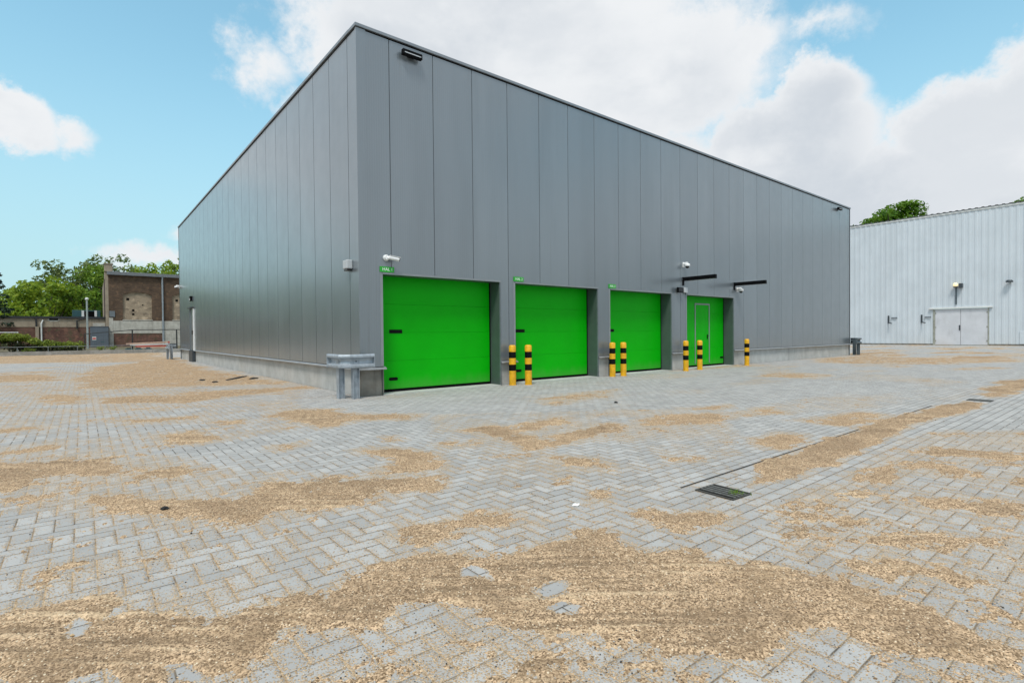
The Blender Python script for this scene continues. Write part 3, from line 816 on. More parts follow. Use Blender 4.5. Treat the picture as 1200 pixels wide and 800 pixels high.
# ------------------------------------------------------------------ small things on the hall
def lettering(body, size, parent, loc, rot, mat='sign_white'):
    cu = bpy.data.curves.new('lettering', 'FONT'); cu.body = body; cu.size = size; cu.align_x = 'CENTER'; cu.align_y = 'CENTER'
    cu.extrude = .001; cu.materials.append(MATS[mat])
    tmp = bpy.data.objects.new('lettering_curve', cu); COL.objects.link(tmp)
    bpy.context.view_layer.update()
    me = bpy.data.meshes.new_from_object(tmp.evaluated_get(bpy.context.evaluated_depsgraph_get())); bpy.data.objects.remove(tmp)
    o = bpy.data.objects.new('lettering', me); COL.objects.link(o); o.parent = parent; o.location = loc; o.rotation_euler = rot
    return o
for k, (u0, txt, lab) in enumerate([(.43, 'HAL 1', 'small green bay sign under the white camera nearest the corner'),
                                    (3.84, 'HAL 2', 'small green bay sign above the second green door from the corner'),
                                    (7.25, 'HAL 3', 'small green bay sign above the third green door from the corner')]):
    s = thing('bay_sign', lab, 'sign', W(u0 + .15, -.010, 2.505), YAW, 'green bay signs above the doors')
    MB().box(-.155, .155, -.006, .008, -.056, .056).build('plate', 'sign_green', s, bevel=.003)
    lettering(txt, .085, s, (0.01, -.0075, 0), (rad(90), 0, 0))

def bullet_camera(loc, rotz, lab):
    c = thing('security_camera', lab, 'security camera', loc, rotz, 'security cameras on the grey hall')
    b = MB(); b.tube([(0, 0, 0), (0, -.035, 0)], .062, 20); b.tube([(0, -.035, 0), (0, -.075, 0)], [.055, .045], 20); b.build('base', 'white_plastic', c, True)
    MB().tube([(0, -.06, 0), (.03, -.10, -.01), (.06, -.115, -.015)], .022, 12).build('arm', 'white_plastic', c, True)
    b = MB(); b.tube([(.02, -.11, .0), (.21, -.16, -.035)], .04, 18); b.bar((.03, -.115, .038), (.24, -.168, .0), .085, .006); b.build('housing', 'white_plastic', c, True)
    MB().tube([(.2101, -.16, -.035), (.222, -.163, -.038)], .036, 18).build('lens', 'lens_glass', c, True)
    return c
bullet_camera(W(.56, 0, 2.735), YAW, 'white bullet camera above the first bay sign')
def dome_camera(loc, rotz, lab):
    c = thing('security_camera', lab, 'security camera', loc, rotz, 'security cameras on the grey hall')
    MB().box(-.05, .05, -.03, 0, -.08, .08).build('base', 'white_plastic', c, bevel=.01)
    b = MB(); b.tube([(0, -.03, .02), (0, -.11, .03), (0, -.15, .02)], [.045, .05, .06], 16)
    b.lathe([(.07, .02), (.085, .0), (.085, -.04), (.075, -.06)], 20, (0, -.15, 0)); b.build('housing', 'white_plastic', c, True)
    MB().lathe([(.062, -.0605), (.056, -.09), (.04, -.115), (.015, -.125)], 20, (0, -.15, 0)).build('lens', 'lens_glass', c, True)
    return c
dome_camera(W(10.88, 0, 3.36), YAW, 'white dome camera highest on the wall above the first black arm')
dome_camera(W(14.25, 0, 2.71), YAW, 'white dome camera under the black arm beyond the last door')
dome_camera(W(0, LV + .0, 3.93), YAW - PI / 2, 'white camera on the far end of the left facade')

def light_arm(u0, z, lab):
    c = thing('light_arm', lab, 'light arm', W(u0, 0, z), YAW, 'black arms beside the fourth door')
    MB().box(-.035, .035, -.03, .0, -.20, .07).build('bracket', 'black_plastic', c, bevel=.004)
    MB().box(-.05, .05, -1.15, -.0305, -.062, .062).build('arm', 'black_plastic', c, bevel=.006)
    b = MB(); b.box(-.04, .04, -1.1, -.08, -.066, -.0625); b.build('lamp_strip', 'grey_plastic', c)
light_arm(10.86, 2.895, 'black light arm sticking out above the fourth green door')
light_arm(14.05, 2.895, 'black light arm sticking out beyond the fourth green door')

c = thing('flood_light', 'black floodlight beside a white box above the third pier', 'floodlight', W(10.56, 0, 2.53), YAW, 'floodlights')
MB().box(-.03, .03, -.06, 0, -.05, .05).build('bracket', 'black_plastic', c)
MB().box(-.15, .15, -.13, -.0605, -.075, .085).build('housing', 'black_plastic', c, bevel=.01)
MB().box(-.12, .12, -.136, -.131, -.055, .065).build('glass', 'lens_glass', c)
c = thing('junction_box', 'pale square box beside the black floodlight over the pier', 'junction box', W(10.91, 0, 2.55), YAW)
MB().box(-.105, .105, -.085, 0, -.085, .085).build('box', 'grey_plastic', c, bevel=.012)
MB().tube([(.04, -.03, -.085), (.04, -.03, -.14)], .012, 10).build('cable', 'black_plastic', c)

def strip_flood(u0, z, w, lab):
    c = thing('flood_light', lab, 'floodlight', W(u0, 0, z), YAW, 'floodlights')
    MB().box(-.06, .06, -.05, 0, -.03, .04).build('bracket', 'black_plastic', c)
    M = Matrix.Translation((0, -.05, 0))
    MB().box(-w / 2, w / 2, -.09, 0, -.055, .055, M).build('housing', 'black_plastic', c, bevel=.008)
    MB().box(-w / 2 + .035, w / 2 - .035, -.096, -.0905, -.022, -.004, M).build('diffuser', 'grey_plastic', c)
strip_flood(1.15, 6.90, .44, 'black strip floodlight high up near the tall corner')
strip_flood(23.5, 6.90, .42, 'tiny black floodlight under the roof at the far right end')

c = thing('wall_lamp', 'white cube wall lamp on the left facade near the corner', 'wall lamp', W(0, .40, 2.57), YAW, 'wall lamps on the left facade')
MB().box(-.125, 0, -.105, .105, -.06, .115).build('housing', 'grey_plastic', c, bevel=.018)
MB().box(-.11, -.01, -.09, .09, -.098, -.0605).build('diffuser', 'lens_glass', c, bevel=.01)
c = thing('wall_lamp', 'small black wall lamp above the side door of the left facade', 'wall lamp', W(0, 19.95, 3.04), YAW, 'wall lamps on the left facade')
MB().box(-.10, 0, -.13, .13, -.12, .12).build('housing', 'black_plastic', c, bevel=.02)
MB().box(-.106, -.1005, -.1, .1, -.09, .02).build('diffuser', 'grey_plastic', c)

# ------------------------------------------------------------------ bollards
def make_bollard():
    r = .082; root = thing('bollard', 'x', 'bollard', (0, 0, 0), 0, 'yellow and black bollards before the doors')
    b = MB(); b.lathe([(r + .004, 0), (r + .004, .01), (r, .012), (r, .34)], 28); b.build('post', 'bollard_yellow', root, True)
    MB().lathe([(r + .0015, .3405), (r + .0015, .484)], 28).build('stripe', 'bollard_black', root, True)
    MB().lathe([(r, .4845), (r, .634)], 28).build('post', 'bollard_yellow', root, True)
    MB().lathe([(r + .0015, .6345), (r + .0015, .778)], 28).build('stripe', 'bollard_black', root, True)
    MB().lathe([(r, .7785), (r, .905), (r - .01, .925), (r - .03, .937), (.0, .94)], 28).build('cap', 'bollard_yellow', root, True)
    return root
bp = make_bollard()
for k, (u0, v0, lab) in enumerate([(3.65, -.17, 'bollard before the pier between the first and second green doors'),
                                   (3.99, -.345, 'right bollard of the pair at the second green door'),
                                   (7.165, -.20, 'left bollard of the pair at the third green door'),
                                   (7.535, -.28, 'right bollard of the pair at the third green door'),
                                   (10.37, -.41, 'bollard before the wide pier between third and fourth doors'),
                                   (11.165, -.40, 'bollard standing before the wicket door panel of the fourth door'),
                                   (14.21, -.38, 'lone bollard at the far right against the concrete plinth')]):
    o = bp if k == 0 else copy_tree(bp)
    o.location = W(u0, v0, 0); o.rotation_euler = (0, 0, YAW + k * .7); o['label'] = 'yellow black ' + lab

# ------------------------------------------------------------------ corner guard rails
def guard(name, lab, cu, cv, su, sv, arm_u, arm_v, mat='galvanised', sh=(0, 0)):
    """W-beam bent round a corner; (cu, cv) the hall corner, su/sv the outward directions"""
    g = thing('guard_rail', lab, 'guard rail', W(cu + sh[0], cv + sh[1], 0), YAW, 'galvanised guard rails at the hall corners')
    off = .27; ch = .13
    path = [(-su * arm_u, sv * off), (su * (off - ch), sv * off), (su * off, sv * (off - ch)), (su * off, -sv * arm_v)]
    nrm = [(0, sv), (su * .38, sv * .92), (su * .92, sv * .38), (su, 0)]
    prof = [(-.02, .842), (.045, .838), (.062, .815), (.062, .785), (.0, .752), (-.012, .71), (.0, .668), (.062, .635), (.062, .605), (.045, .582), (-.02, .578)]
    b = MB()
    rows = []
    for (x, y), (nx, ny) in zip(path, nrm):
        row = []
        for d, z in prof:
            row.append(len(b.v)); b.v.append((x + nx * d, y + ny * d, z))
        rows.append(row)
    for i in range(len(rows) - 1):
        for j in range(len(prof) - 1):
            b.f.append((rows[i][j], rows[i][j + 1], rows[i + 1][j + 1], rows[i + 1][j]))
    o = b.build('rail', mat, g)
    md = o.modifiers.new('sheet', 'SOLIDIFY'); md.thickness = .006
    x, y = path[0]; MB().box(x - .004, x + .004, min(y - sv * .02, y + sv * .064), max(y - sv * .02, y + sv * .064), .574, .846).build('end_plate', mat, g)
    x, y = path[-1]; MB().box(min(x - su * .02, x + su * .064), max(x - su * .02, x + su * .064), y - .004, y + .004, .574, .846).build('end_plate', mat, g)
    for (px, py, ax) in [(su * (off - .055), -sv * .02, 'v'), (su * .02, sv * (off - .055), 'u')]:
        p = MB(); w, dp, th = .05, .06, .008
        p.box(px - w, px + w, py - th, py + th, 0, .80)
        p.box(px - w - th, px - w - .0005, py - dp, py + dp, 0, .80); p.box(px + w + .0005, px + w + th, py - dp, py + dp, 0, .80)
        p.build('post', mat, g)
        q = MB()
        if ax == 'v': q.tube([(px, py, .71), (px + su * .05, py, .71)], .016, 8)
        else: q.tube([(px, py, .71), (px, py + sv * .05, .71)], .016, 8)
        q.build('bolt', 'galv_dark', g)
    return g
guard('g', 'galvanised guard rail on two posts round the near hall corner', 0, 0, -1, -1, .32, .42, 'galvanised', (-.15, .05))
guard('g', 'dark guard rail at the far right corner of the hall', LU, 0, 1, -1, .45, .2, 'galv_dark', (.42, 0))
guard('g', 'guard rail at the far end of the left facade', 0, LV, -1, 1, .2, 1.3, 'galvanised', (-.38, 0))

# ------------------------------------------------------------------ drains, debris
def make_grate():
    g = thing('drain_grate', 'x', 'drain grate', (0, 0, 0), 0, 'drain grates in the paving')
    g.scale = (.9, .9, 1)
    MB().box(-.118, .118, -.158, .158, .002, .005).build('grate_void', 'gap_black', g)  # black sheet standing in for the shaded void below the bars
    f_ = MB(); f_.box(-.135, -.1185, -.175, .175, .0, .011); f_.box(.1185, .135, -.175, .175, .0, .011)
    f_.box(-.118, .118, -.175, -.1585, .0, .011); f_.box(-.118, .118, .1585, .175, .0, .011)
    f_.build('frame', 'grate_frame', g, bevel=.002)
    for k in range(4):
        x = -.072 + k * .048
        MB().box(x - .0075, x + .0075, -.158, .158, .0055, .0125).build('bar', 'grate_iron', g)
    return g
gr = make_grate(); gr.location = W(-.47, -7.75, 0); gr.rotation_euler = (0, 0, YAW - .05)
gr['label'] = 'near iron drain grate with grass sprouting between its bars'
g2 = copy_tree(gr); g2.location = W(7.62, -7.83, 0); g2.rotation_euler = (0, 0, YAW); g2['label'] = 'far iron drain grate beyond the long strip of sand'
b = MB()
for k in range(60):
    x, y = random.gauss(.03, .03), random.gauss(-.09, .035); h = random.uniform(.012, .045); a = random.uniform(0, 6.28); l = random.uniform(0, .03)
    dx, dy = math.cos(a) * .003, math.sin(a) * .003
    b.poly([(x - dx, y - dy, .006), (x + dx, y + dy, .006), (x + math.sin(a) * l, y - math.cos(a) * l, .006 + h)])
gs = b.build('grass_tuft', 'leaf_dense', None, loc=W(-.47, -7.75, 0), rotz=YAW); tag(gs, 'tiny green grass tuft growing through the near drain grate', 'grass tuft')
b = MB(); b.box(-.60, 6.3, -7.481, -7.468, .0, .0025)
dl = b.build('slot_drain', 'debris_black', None, loc=W(0, 0, 0), rotz=YAW); tag(dl, 'long thin dark slot drain running from the near grate', 'slot drain')

def scrap(name, lab, cat, mat, u0, v0, sx, sy, sz, seed, grp=None, rot=0.0):
    random.seed(seed)
    bm = bmesh.new(); bmesh.ops.create_icosphere(bm, subdivisions=2, radius=1)
    for q in bm.verts:
        nn = mnoise.noise(q.co * 1.7 + Vector((seed, 0, 0)))
        q.co *= 1 + .5 * nn; q.co.x *= sx; q.co.y *= sy; q.co.z = max(q.co.z, -.3) * sz
    me = bpy.data.meshes.new(name); bm.to_mesh(me); bm.free(); me.materials.append(MATS[mat])
    o = bpy.data.objects.new(name, me); COL.objects.link(o); o.location = W(u0, v0, .3 * sz + .004); o.rotation_euler = (0, 0, YAW + rot)
    return tag(o, lab, cat, grp)
scrap('rubber_scrap', 'long black torn scrap lying on the sand by the left plinth', 'scrap', 'debris_black', -.75, 6.95, .10, .75, .018, 3, 'black scraps by the left facade', -.55)
scrap('rubber_scrap', 'black scrap nearest the left plinth, right of the long one', 'scrap', 'debris_black', -.42, 6.42, .10, .22, .025, 9, 'black scraps by the left facade', -.5)
scrap('rubber_scrap', 'small black scrap left of the long torn one', 'scrap', 'debris_black', -1.62, 6.9, .07, .14, .022, 5, 'black scraps by the left facade')
scrap('rubber_scrap', 'small black scrap in front of the long torn one', 'scrap', 'debris_black', -1.48, 5.9, .08, .11, .022, 6, 'black scraps by the left facade')
scrap('stone', 'dark stone lying on a sand patch at left', 'stone', 'debris_black', -3.75, -5.46, .022, .028, .016, 7)
scrap('stone', 'dark stone on the clean paving before the third door', 'stone', 'debris_black', 2.92, -3.88, .03, .035, .02, 8)
scrap('paper_scrap', 'white paper scrap on the paving before the near drain grate', 'litter', 'paper_white', -1.52, -7.25, .03, .022, .008, 4)

# ================================================================== WHITE HALL
UW = 48.1
wh = thing('white_warehouse', 'long white corrugated metal hall across the yard', 'warehouse', W(UW, 0, 0), YAW)
b = MB(); per = .38; v0, v1 = -34.0, 32.0; zt = 10.25
prof = [(0, 0), (.19, 0), (.22, .022), (.35, .022), (.38, 0)]
k = 0; y = v0; pts = []
while y < v1:
    for a, d in prof[:-1]: pts.append((-d, y + a))
    y += per
def cladd(pts, z0, z1, skip=None):
    for (x0, y0), (x1, y1) in zip(pts[:-1], pts[1:]):
        za = z0
        if -1.40 < (y0 + y1) / 2 < 1.86: za = 2.84
        b.quad((x0, y0, za), (x1, y1, za), (x1, y1, z1), (x0, y0, z1))
cladd(pts, .12, zt)
b.build('wall', 'white_sheet', wh)
b = MB(); b.box(.01, .3, v0, -1.40, 0, .118); b.box(.01, .3, 1.86, v1, 0, .118); b.build('plinth', 'concrete_dark', wh)
b = MB(); b.quad((.04, v0, 0), (40, v0, 0), (40, v0, zt - .1), (.04, v0, zt - .1)); b.quad((.04, v1, 0), (40, v1, 0), (40, v1, zt - .1), (.04, v1, zt - .1))
b.build('wall', 'white_sheet', wh)
b = MB()
y = v0
zz = lambda d: zt + .02 + d
rp = []
while y < v1:
    for a, d in [(0, 0), (.17, 0), (.21, .045), (.34, .045)]: rp.append((y + a, d))
    y += per
for (ya, da), (yb, db) in zip(rp[:-1], rp[1:]):
    b.quad((-.11, ya, zz(da)), (-.11, yb, zz(db)), (20, yb, zz(db) + 1.3), (20, ya, zz(da) + 1.3))
b.build('roof', 'roof_zinc', wh)
MB().box(-.055, -.04, v0, v1, zt - .14, zt - .02).build('eaves_trim', 'white_trim', wh)
db_ = bpy.data.objects.new('double_door', None); COL.objects.link(db_); db_.parent = wh; db_.location = (0, .23, 0)
MB().box(-.03, .02, .01, 1.56, .05, 2.78).build('leaf', 'white_door', db_, bevel=.006)
MB().box(-.03, .02, -1.56, -.01, .05, 2.78).build('leaf', 'white_door', db_, bevel=.006)
MB().box(-.045, .03, 1.565, 1.70, 0, 2.80).build('frame', 'rust_frame', db_)
MB().box(-.045, .03, -1.64, -1.565, 0, 2.80).build('frame', 'rust_frame', db_)
MB().box(-.02, .02, -1.56, 1.56, .0, .045).build('frame', 'rust_frame', db_)
MB().box(.02, .05, -1.56, 1.56, .0, 2.8).build('backing', 'gap_black', db_)
b = MB(); b.box(-.16, .02, -1.84, 1.92, 2.82, 2.93); b.build('canopy', 'white_trim', db_, bevel=.01)
for s_ in (1.54, -1.54):
    for zz_ in (.35, 1.4, 2.5):
        MB().box(-.05, -.0305, s_ - .04, s_ + .04, zz_ - .06, zz_ + .06).build('hinge', 'rust_frame', db_)
MB().box(-.06, -.0305, .02, .10, 1.15, 1.55).build('handle', 'trim_dark', db_, bevel=.01)
hb = MB(); hb.box(-.045, -.0, -3.9, -3.05, .12, 1.05)
hb.build('hatch', 'white_sheet', wh, bevel=.02)

c = thing('wall_lamp', 'cream globe lamp above the white double door', 'wall lamp', W(UW - .04, .5, 0), YAW)
MB().box(-.06, .02, -.05, .05, 3.15, 4.45).build('conduit', 'galv_dark', c)
MB().box(-.26, .0, -.14, .14, 4.42, 4.5).build('bracket', 'trim_dark', c, bevel=.02)
MB().lathe([(.02, 4.505), (.13, 4.515), (.165, 4.59), (.15, 4.69), (.09, 4.77), (.02, 4.79)], 20, (-.22, .0, 0)).build('globe', 'lit_glass', c, True)
MB().box(-.3, -.02, -.42, -.2, 4.38, 4.72).build('sensor_box', 'trim_dark', c, bevel=.02)
c = thing('wall_lamp', 'small dark wall lamp at the right on the white hall', 'wall lamp', W(UW - .04, -2.54, 4.64), YAW)
MB().lathe([(.05, .12), (.15, .10), (.21, .0), (.2, -.06)], 20, (-.2, 0, 0)).build('shade', 'trim_dark', c, True)
MB().tube([(0, 0, .05), (-.2, 0, .05)], .03, 8).build('arm', 'trim_dark', c)
for vv, lab in [(4.84, 'left of two rusty brackets on the white hall wall'), (2.60, 'rusty bracket beside the white double door')]:
    c = thing('bracket', lab, 'bracket', W(UW - .04, vv, 2.1), YAW, 'brackets on the white hall')
    MB().box(-.05, 0, .0, .10, -.32, .32).build('plate', 'trim_dark', c)
    MB().bar((-.03, .05, -.26), (-.35, -.25, -.33), .07).build('arm', 'trim_dark', c)
    MB().box(-.06, 0, -.55, -.15, .10, .16).build('strap', 'cabinet_grey', c)

# ================================================================== LEFT BACKGROUND
# kerb and verge
b = MB(); b.box(-40, 30, 39.7, 40.0, 0, .27)
kb = b.build('kerb', 'kerb_stone', None, loc=W(0, 0, 0), rotz=YAW); tag(kb, 'pale concrete kerb along the far edge of the yard', None, None, 'structure')
b = MB(); b.quad((-70, 40.0, .24), (30, 40.0, .24), (30, 110, .24), (-70, 110, .24))
vg = b.build('verge', 'soil', None, loc=W(0, 0, 0), rotz=YAW); tag(vg, 'bare soil verge beyond the kerb', None, None, 'structure')

VB = 58.0
bh = thing('brick_building', 'old brown brick shed with bricked up arches', 'building', W(0, VB, 0), YAW)
def arch(x0, x1, z0, zs, rise, n=10):
    pts = [(x0, z0), (x1, z0)]
    for k in range(n + 1):
        f_ = 1 - k / n; x = x0 + (x1 - x0) * f_
        pts.append((x, zs + rise * (1 - (2 * f_ - 1) ** 2)))
    return pts
def wall_with_arches(x0, x1, z0, z1, holes):
    b = MB(); cuts = [x0] + [q for h in holes for q in (h[0], h[1])] + [x1]
    for a, c in zip(cuts[::2], cuts[1::2]): b.quad((a, 0, z0), (c, 0, z0), (c, 0, z1), (a, 0, z1))
    for (a, c, zb, zs, rise) in holes:
        b.quad((a, 0, z0), (c, 0, z0), (c, 0, zb), (a, 0, zb))
        top = arch(a, c, zb, zs, rise)[2:]
        for (xa, za), (xb, zb2) in zip(top[:-1], top[1:]):
            b.quad((xa, 0, za), (xb, 0, zb2), (xb, 0, z1), (xa, 0, z1))
            b.quad((xa, 0, za), (xb, 0, zb2), (xb, .2, zb2), (xa, .2, za))
        b.quad((a, 0, zb), (a, .2, zb), (a, .2, zs), (a, 0, zs)); b.quad((c, 0, zb), (c, .2, zb), (c, .2, zs), (c, 0, zs))
    return b
HO = [(-.83, 1.66, 3.03, 5.62, .30), (3.5, 6.0, 3.03, 5.62, .30)]
wall_with_arches(-2.0, 16, 2.9, 7.56, HO).build('wall', 'brick_brown', bh)
for h in HO:
    pts = arch(*h)
    b = MB(); b.poly([(x, .16, z) for x, z in pts]); pn = b.build('blind_arch', 'brick_fill', bh)
    hb = MB()
    for (fx_, fz_, s_) in [(.35, .38, .1), (.35, .22, .1), (.17, .82, .12), (.68, .6, .06)]:
        x = h[0] + (h[1] - h[0]) * fx_; z = h[2] + (h[3] - h[2]) * fz_; hb.box(x - s_, x + s_, .145, .17, z - s_, z + s_)
    hb.build('putlog_hole', 'gap_black', pn)
    MB().box(h[0] - .05, h[1] + .05, -.06, .2, h[2] - .08, h[2] - .002).build('sill', 'plaster', pn)
b = MB(); b.box(-2.0, -1.65, -.05, .2, .2, 3.2); b.box(-1.6499, 2.52, -.04, .2, 1.60, 2.899); b.box(2.53, 16, -.05, .2, .2, 2.899)
b.build('plaster_base', 'plaster', bh, bevel=.02)
b = MB(); b.box(-1.65, 2.52, -.01, .2, .2, 1.598); b.build('wall', 'brick_red', bh)
b = MB(); b.box(-2.1, 16.2, -.3, .2, 7.56, 7.9); b.build('eaves_board', 'roof_zinc', bh, bevel=.02)
b = MB(); b.quad((-2.0, -.25, 7.905), (16.2, -.25, 7.905), (16.2, 9, 6.4), (-2.0, 9, 6.4)); b.build('roof', 'roof_zinc', bh)
# gable end with a stepped parapet
b = MB()
gp = [(0, .2), (0, 8.6), (.5, 8.6), (.55, 8.0), (2.6, 7.9), (2.65, 7.3), (9, 6.9), (9, .2)]
for (xx) in (-2.25, -2.0):
    b.poly([(xx, y, z) for y, z in gp])
for (ya, za), (yb, zb2) in zip(gp, gp[1:] + gp[:1]):
    b.quad((-2.25, ya, za), (-2.0, ya, za), (-2.0, yb, zb2), (-2.25, yb, zb2))
b.build('gable_wall', 'render_tan', bh)
b = MB(); b.box(-2.30, -1.62, -.1, .5, 7.905, 8.62); b.box(-2.36, -1.56, -.16, .56, 8.625, 8.72); b.build('parapet_pier', 'render_tan', bh, bevel=.02)
b = MB(); b.box(-2.30, -2.252, 1.0, 2.6, 2.4, 7.2); b.build('recess_shade', 'recess_purple', bh)  # flat panel, the darkness of a recess put into its colour
b = MB(); b.tube([(2.61, -.12, .3), (2.61, -.12, 7.3), (2.61, -.2, 7.55)], .085, 10)
b.build('downpipe', 'galvanised', bh, True)
b = MB(); b.box(-1.95, -1.5, -.09, -.012, 3.3, 3.9); b.build('meter_box', 'trim_grey', bh)

# long low wall
lw = thing('boundary_wall', 'long low wall, tan render over red brick, black coping', 'wall', W(0, VB + .5, 0), YAW)
MB().box(-22, -2.26, 0, .3, 2.27, 3.10).build('render_band', 'render_tan', lw)
MB().box(-22, -2.26, .03, .3, .2, 2.268).build('brickwork', 'brick_red', lw)
b = MB(); b.box(-22, -2.26, -.12, .42, 3.11, 3.30); b.build('coping', 'coping_black', lw)
MB().box(-3.3, -2.3, -.012, -.001, 2.3, 2.68).build('plaster_patch', 'plaster', lw)
b = MB(); b.poly([(-6.75, -.004, 2.95), (-6.5, -.004, 2.80), (-6.0, -.004, 2.83), (-5.75, -.004, 3.0), (-5.9, -.004, 3.09), (-6.7, -.004, 3.09)]); b.build('plaster_patch', 'plaster', lw)
MB().box(-6.6, -5.95, -.014, -.0045, 2.93, 3.08).build('vent_opening', 'gap_black', lw)
MB().box(-7.62, -7.36, -.14, -.001, .2, 2.3).build('pier', 'render_tan', lw)
MB().tube([(-7.18, -.1, .2), (-7.18, -.1, 2.6), (-7.05, -.08, 2.95)], .06, 8).build('downpipe', 'white_trim', lw)
MB().tube([(-7.55, -.09, 2.31), (-7.55, -.09, 3.12)], .06, 8).build('downpipe', 'coping_black', lw)
MB().tube([(-4.53, -.09, 2.1), (-4.53, -.09, 2.9), (-3.95, -.09, 3.12)], .06, 8).build('downpipe', 'coping_black', lw)

# teal shed behind the wall
ts = thing('teal_container', 'dark teal container peeping over the low wall', 'container', W(0, VB + 3, 0), YAW)
MB().box(-4.9, -2.6, 0, 2.2, .24, 4.05).build('body', 'teal_paint', ts, bevel=.03)
for x in (-4.05, -3.0):
    MB().box(x - .1, x + .1, -.02, -.001, 3.4, 4.02).build('door_post', 'white_trim', ts)
MB().box(-3.94, -3.11, -.02, -.002, 3.3, 3.95).build('door', 'gap_black', ts)

# grey cabinet
cb = thing('utility_cabinet', 'dark grey metal cabinet with a red and white sticker', 'cabinet', W(-3.52, VB - .6, .24), YAW)
MB().box(0, 1.46, 0, .55, .0, 2.03).build('body', 'cabinet_grey', cb, bevel=.015)
MB().box(.03, 1.43, -.012, -.001, .06, 1.98).build('door', 'cabinet_grey', cb, bevel=.006)
MB().box(.15, .46, -.018, -.0125, .72, 1.05).build('sticker', 'board_white', cb)
MB().box(.17, .44, -.022, -.0185, .80, .95).build('sticker_bar', 'sticker_red', cb)
MB().box(.80, 1.12, -.018, -.0125, .52, .58).build('label_plate', 'teal_paint', cb)
MB().box(-.03, 1.49, -.04, .58, 2.032, 2.08).build('lid', 'cabinet_grey', cb)

# lamp pole
lp = thing('lamp_post', 'thin pale grey lamp post beside the grey cabinet', 'lamp post', W(-3.78, 50, .24), YAW)
MB().tube([(0, 0, 0), (0, 0, 4.25)], [.085, .065], 12).build('pole', 'pole_grey', lp, True)
MB().lathe([(.08, 4.25), (.13, 4.30), (.13, 4.42), (.05, 4.48)], 14).build('lamp_head', 'white_trim', lp, True)

# fence with black top rail
fc = thing('fence', 'wire mesh fence with thin black top rail before brick shed', 'fence', W(0, 42, .24), YAW)
MB().tube([(-4.05, 0, 1.24), (-1.05, 0, 1.55), (3.6, 0, 1.58)], .03, 8).build('top_rail', 'fence_black', fc, True)
for x, h in ((-1.05, 1.55), (1.95, 1.58), (-4.0, 1.24)):
    MB().tube([(x, 0, 0), (x, 0, h - .03)], .05 if x > -3 else .03, 10).build('post', 'fence_black', fc, True)
b = MB()
for k in range(52):
    x = -4 + k * .14
    if abs(x + 1.05) > .06 and abs(x - 1.95) > .06: b.bar((x, 0, .02), (x, 0, 1.2), .004)
for z in (.1, .45, .8, 1.15): b.bar((-4, 0, z), (3.5, 0, z), .006)
b.build('wire_mesh', 'fence_black', fc)

# low galvanised rail along the kerb
lr = thing('low_rail', 'low galvanised rail on short posts along the kerb', 'railing', W(0, 40.6, .24), YAW)
MB().tube([(-9.5, 0, .34), (-1.1, 0, .34)], .02, 8).build('rail', 'galv_mid', lr, True)
for k in range(6):
    x = -9.3 + k * 1.62
    MB().tube([(x, 0, -.0), (x, 0, .318)], .022, 8).build('post', 'galv_mid', lr, True)
hr = thing('handrail', 'thin white handrail above the hedge at far left', 'railing', W(0, 46.5, .24), YAW)
MB().tube([(-12, 0, 1.42), (-8.0, 0, 1.42)], .03, 8).build('rail', 'white_trim', hr, True)
for x in (-8.05, -10.4): MB().tube([(x, 0, 0), (x, 0, 1.40)], .035, 8).build('post', 'white_trim', hr, True)

# boards and feet stacked against the fence
for k, (z, mt_, dx, lab) in enumerate([(.50, 'wood_plank', 0, 'topmost salmon board of the stack by the fence'), (.375, 'board_white', .25, 'white board second from top of the stack by fence'),
                                  (.25, 'board_red', .6, 'red board third in the stack by the fence'), (.125, 'wood_plank', .7, 'lowest board of the stack by the fence')]):
    bd = thing('barrier_board', lab, 'board', W(.0 + dx, 41.5 - .05 * k, .24), YAW, 'boards stacked by the fence')
    M = Matrix.Translation((0, 0, z)) @ Matrix.Rotation(rad(-2.2 + .8 * k), 4, 'Y')
    MB().box(-1.5, 1.25 - dx, -.1, .1, -.05, .05, M).build('board', mt_, bd, bevel=.008)
    MB().box(1.26 - dx, 1.4 - dx, -.1, .1, -.05, .05, M).build('board_end', 'board_red', bd, bevel=.008)
for k in range(3):
    ft = thing('fence_block', ['left', 'middle', 'right'][k] + ' dark block of the three lying along the kerb by the boards', 'block', W(-1.35 + k * .62, 40.9, .24), YAW, 'dark blocks along the kerb')
    M = None
    MB().box(-.24, .24, -.12, .12, 0, .09).build('base', 'teal_paint', ft, bevel=.02)
    MB().box(-.14, .14, -.08, .08, .0905, .15).build('socket', 'fence_black', ft, bevel=.015)

# ================================================================== VEGETATION
def leaf_cloud(b, rs, clumps, per, size, up=.35, flat=.75):
    V = []; F = []; n0 = 0
    for (cx, cy, cz, cr) in clumps:
        n = max(6, int(per * (cr ** 2)))
        d = rs.normal(size=(n, 3)); d /= np.linalg.norm(d, axis=1)[:, None]
        rad_ = cr * rs.uniform(.45, 1.05, n) ** .6
        p = d * rad_[:, None] * (1, 1, flat) + (cx, cy, cz)
        nr = d * .5 + rs.normal(size=(n, 3)) * .55 + (0, 0, up); nr /= np.linalg.norm(nr, axis=1)[:, None]
        t1 = np.cross(nr, rs.normal(size=(n, 3))); t1 /= np.linalg.norm(t1, axis=1)[:, None]; t2 = np.cross(nr, t1)
        s = size * rs.uniform(.6, 1.3, n)[:, None]
        q = np.stack([p - t1 * s, p + t2 * s * .55 + nr * s * .1, p + t1 * s, p - t2 * s * .55 + nr * s * .1], 1)
        V.append(q.reshape(-1, 3)); F.append(np.arange(n * 4).reshape(-1, 4) + n0); n0 += n * 4
    return np.concatenate(V), np.concatenate(F)
def np_mesh(name, V, F, mat):
    me = bpy.data.meshes.new(name); me.from_pydata(V.tolist(), [], F.tolist()); me.update(); me.materials.append(MATS[mat]); return me

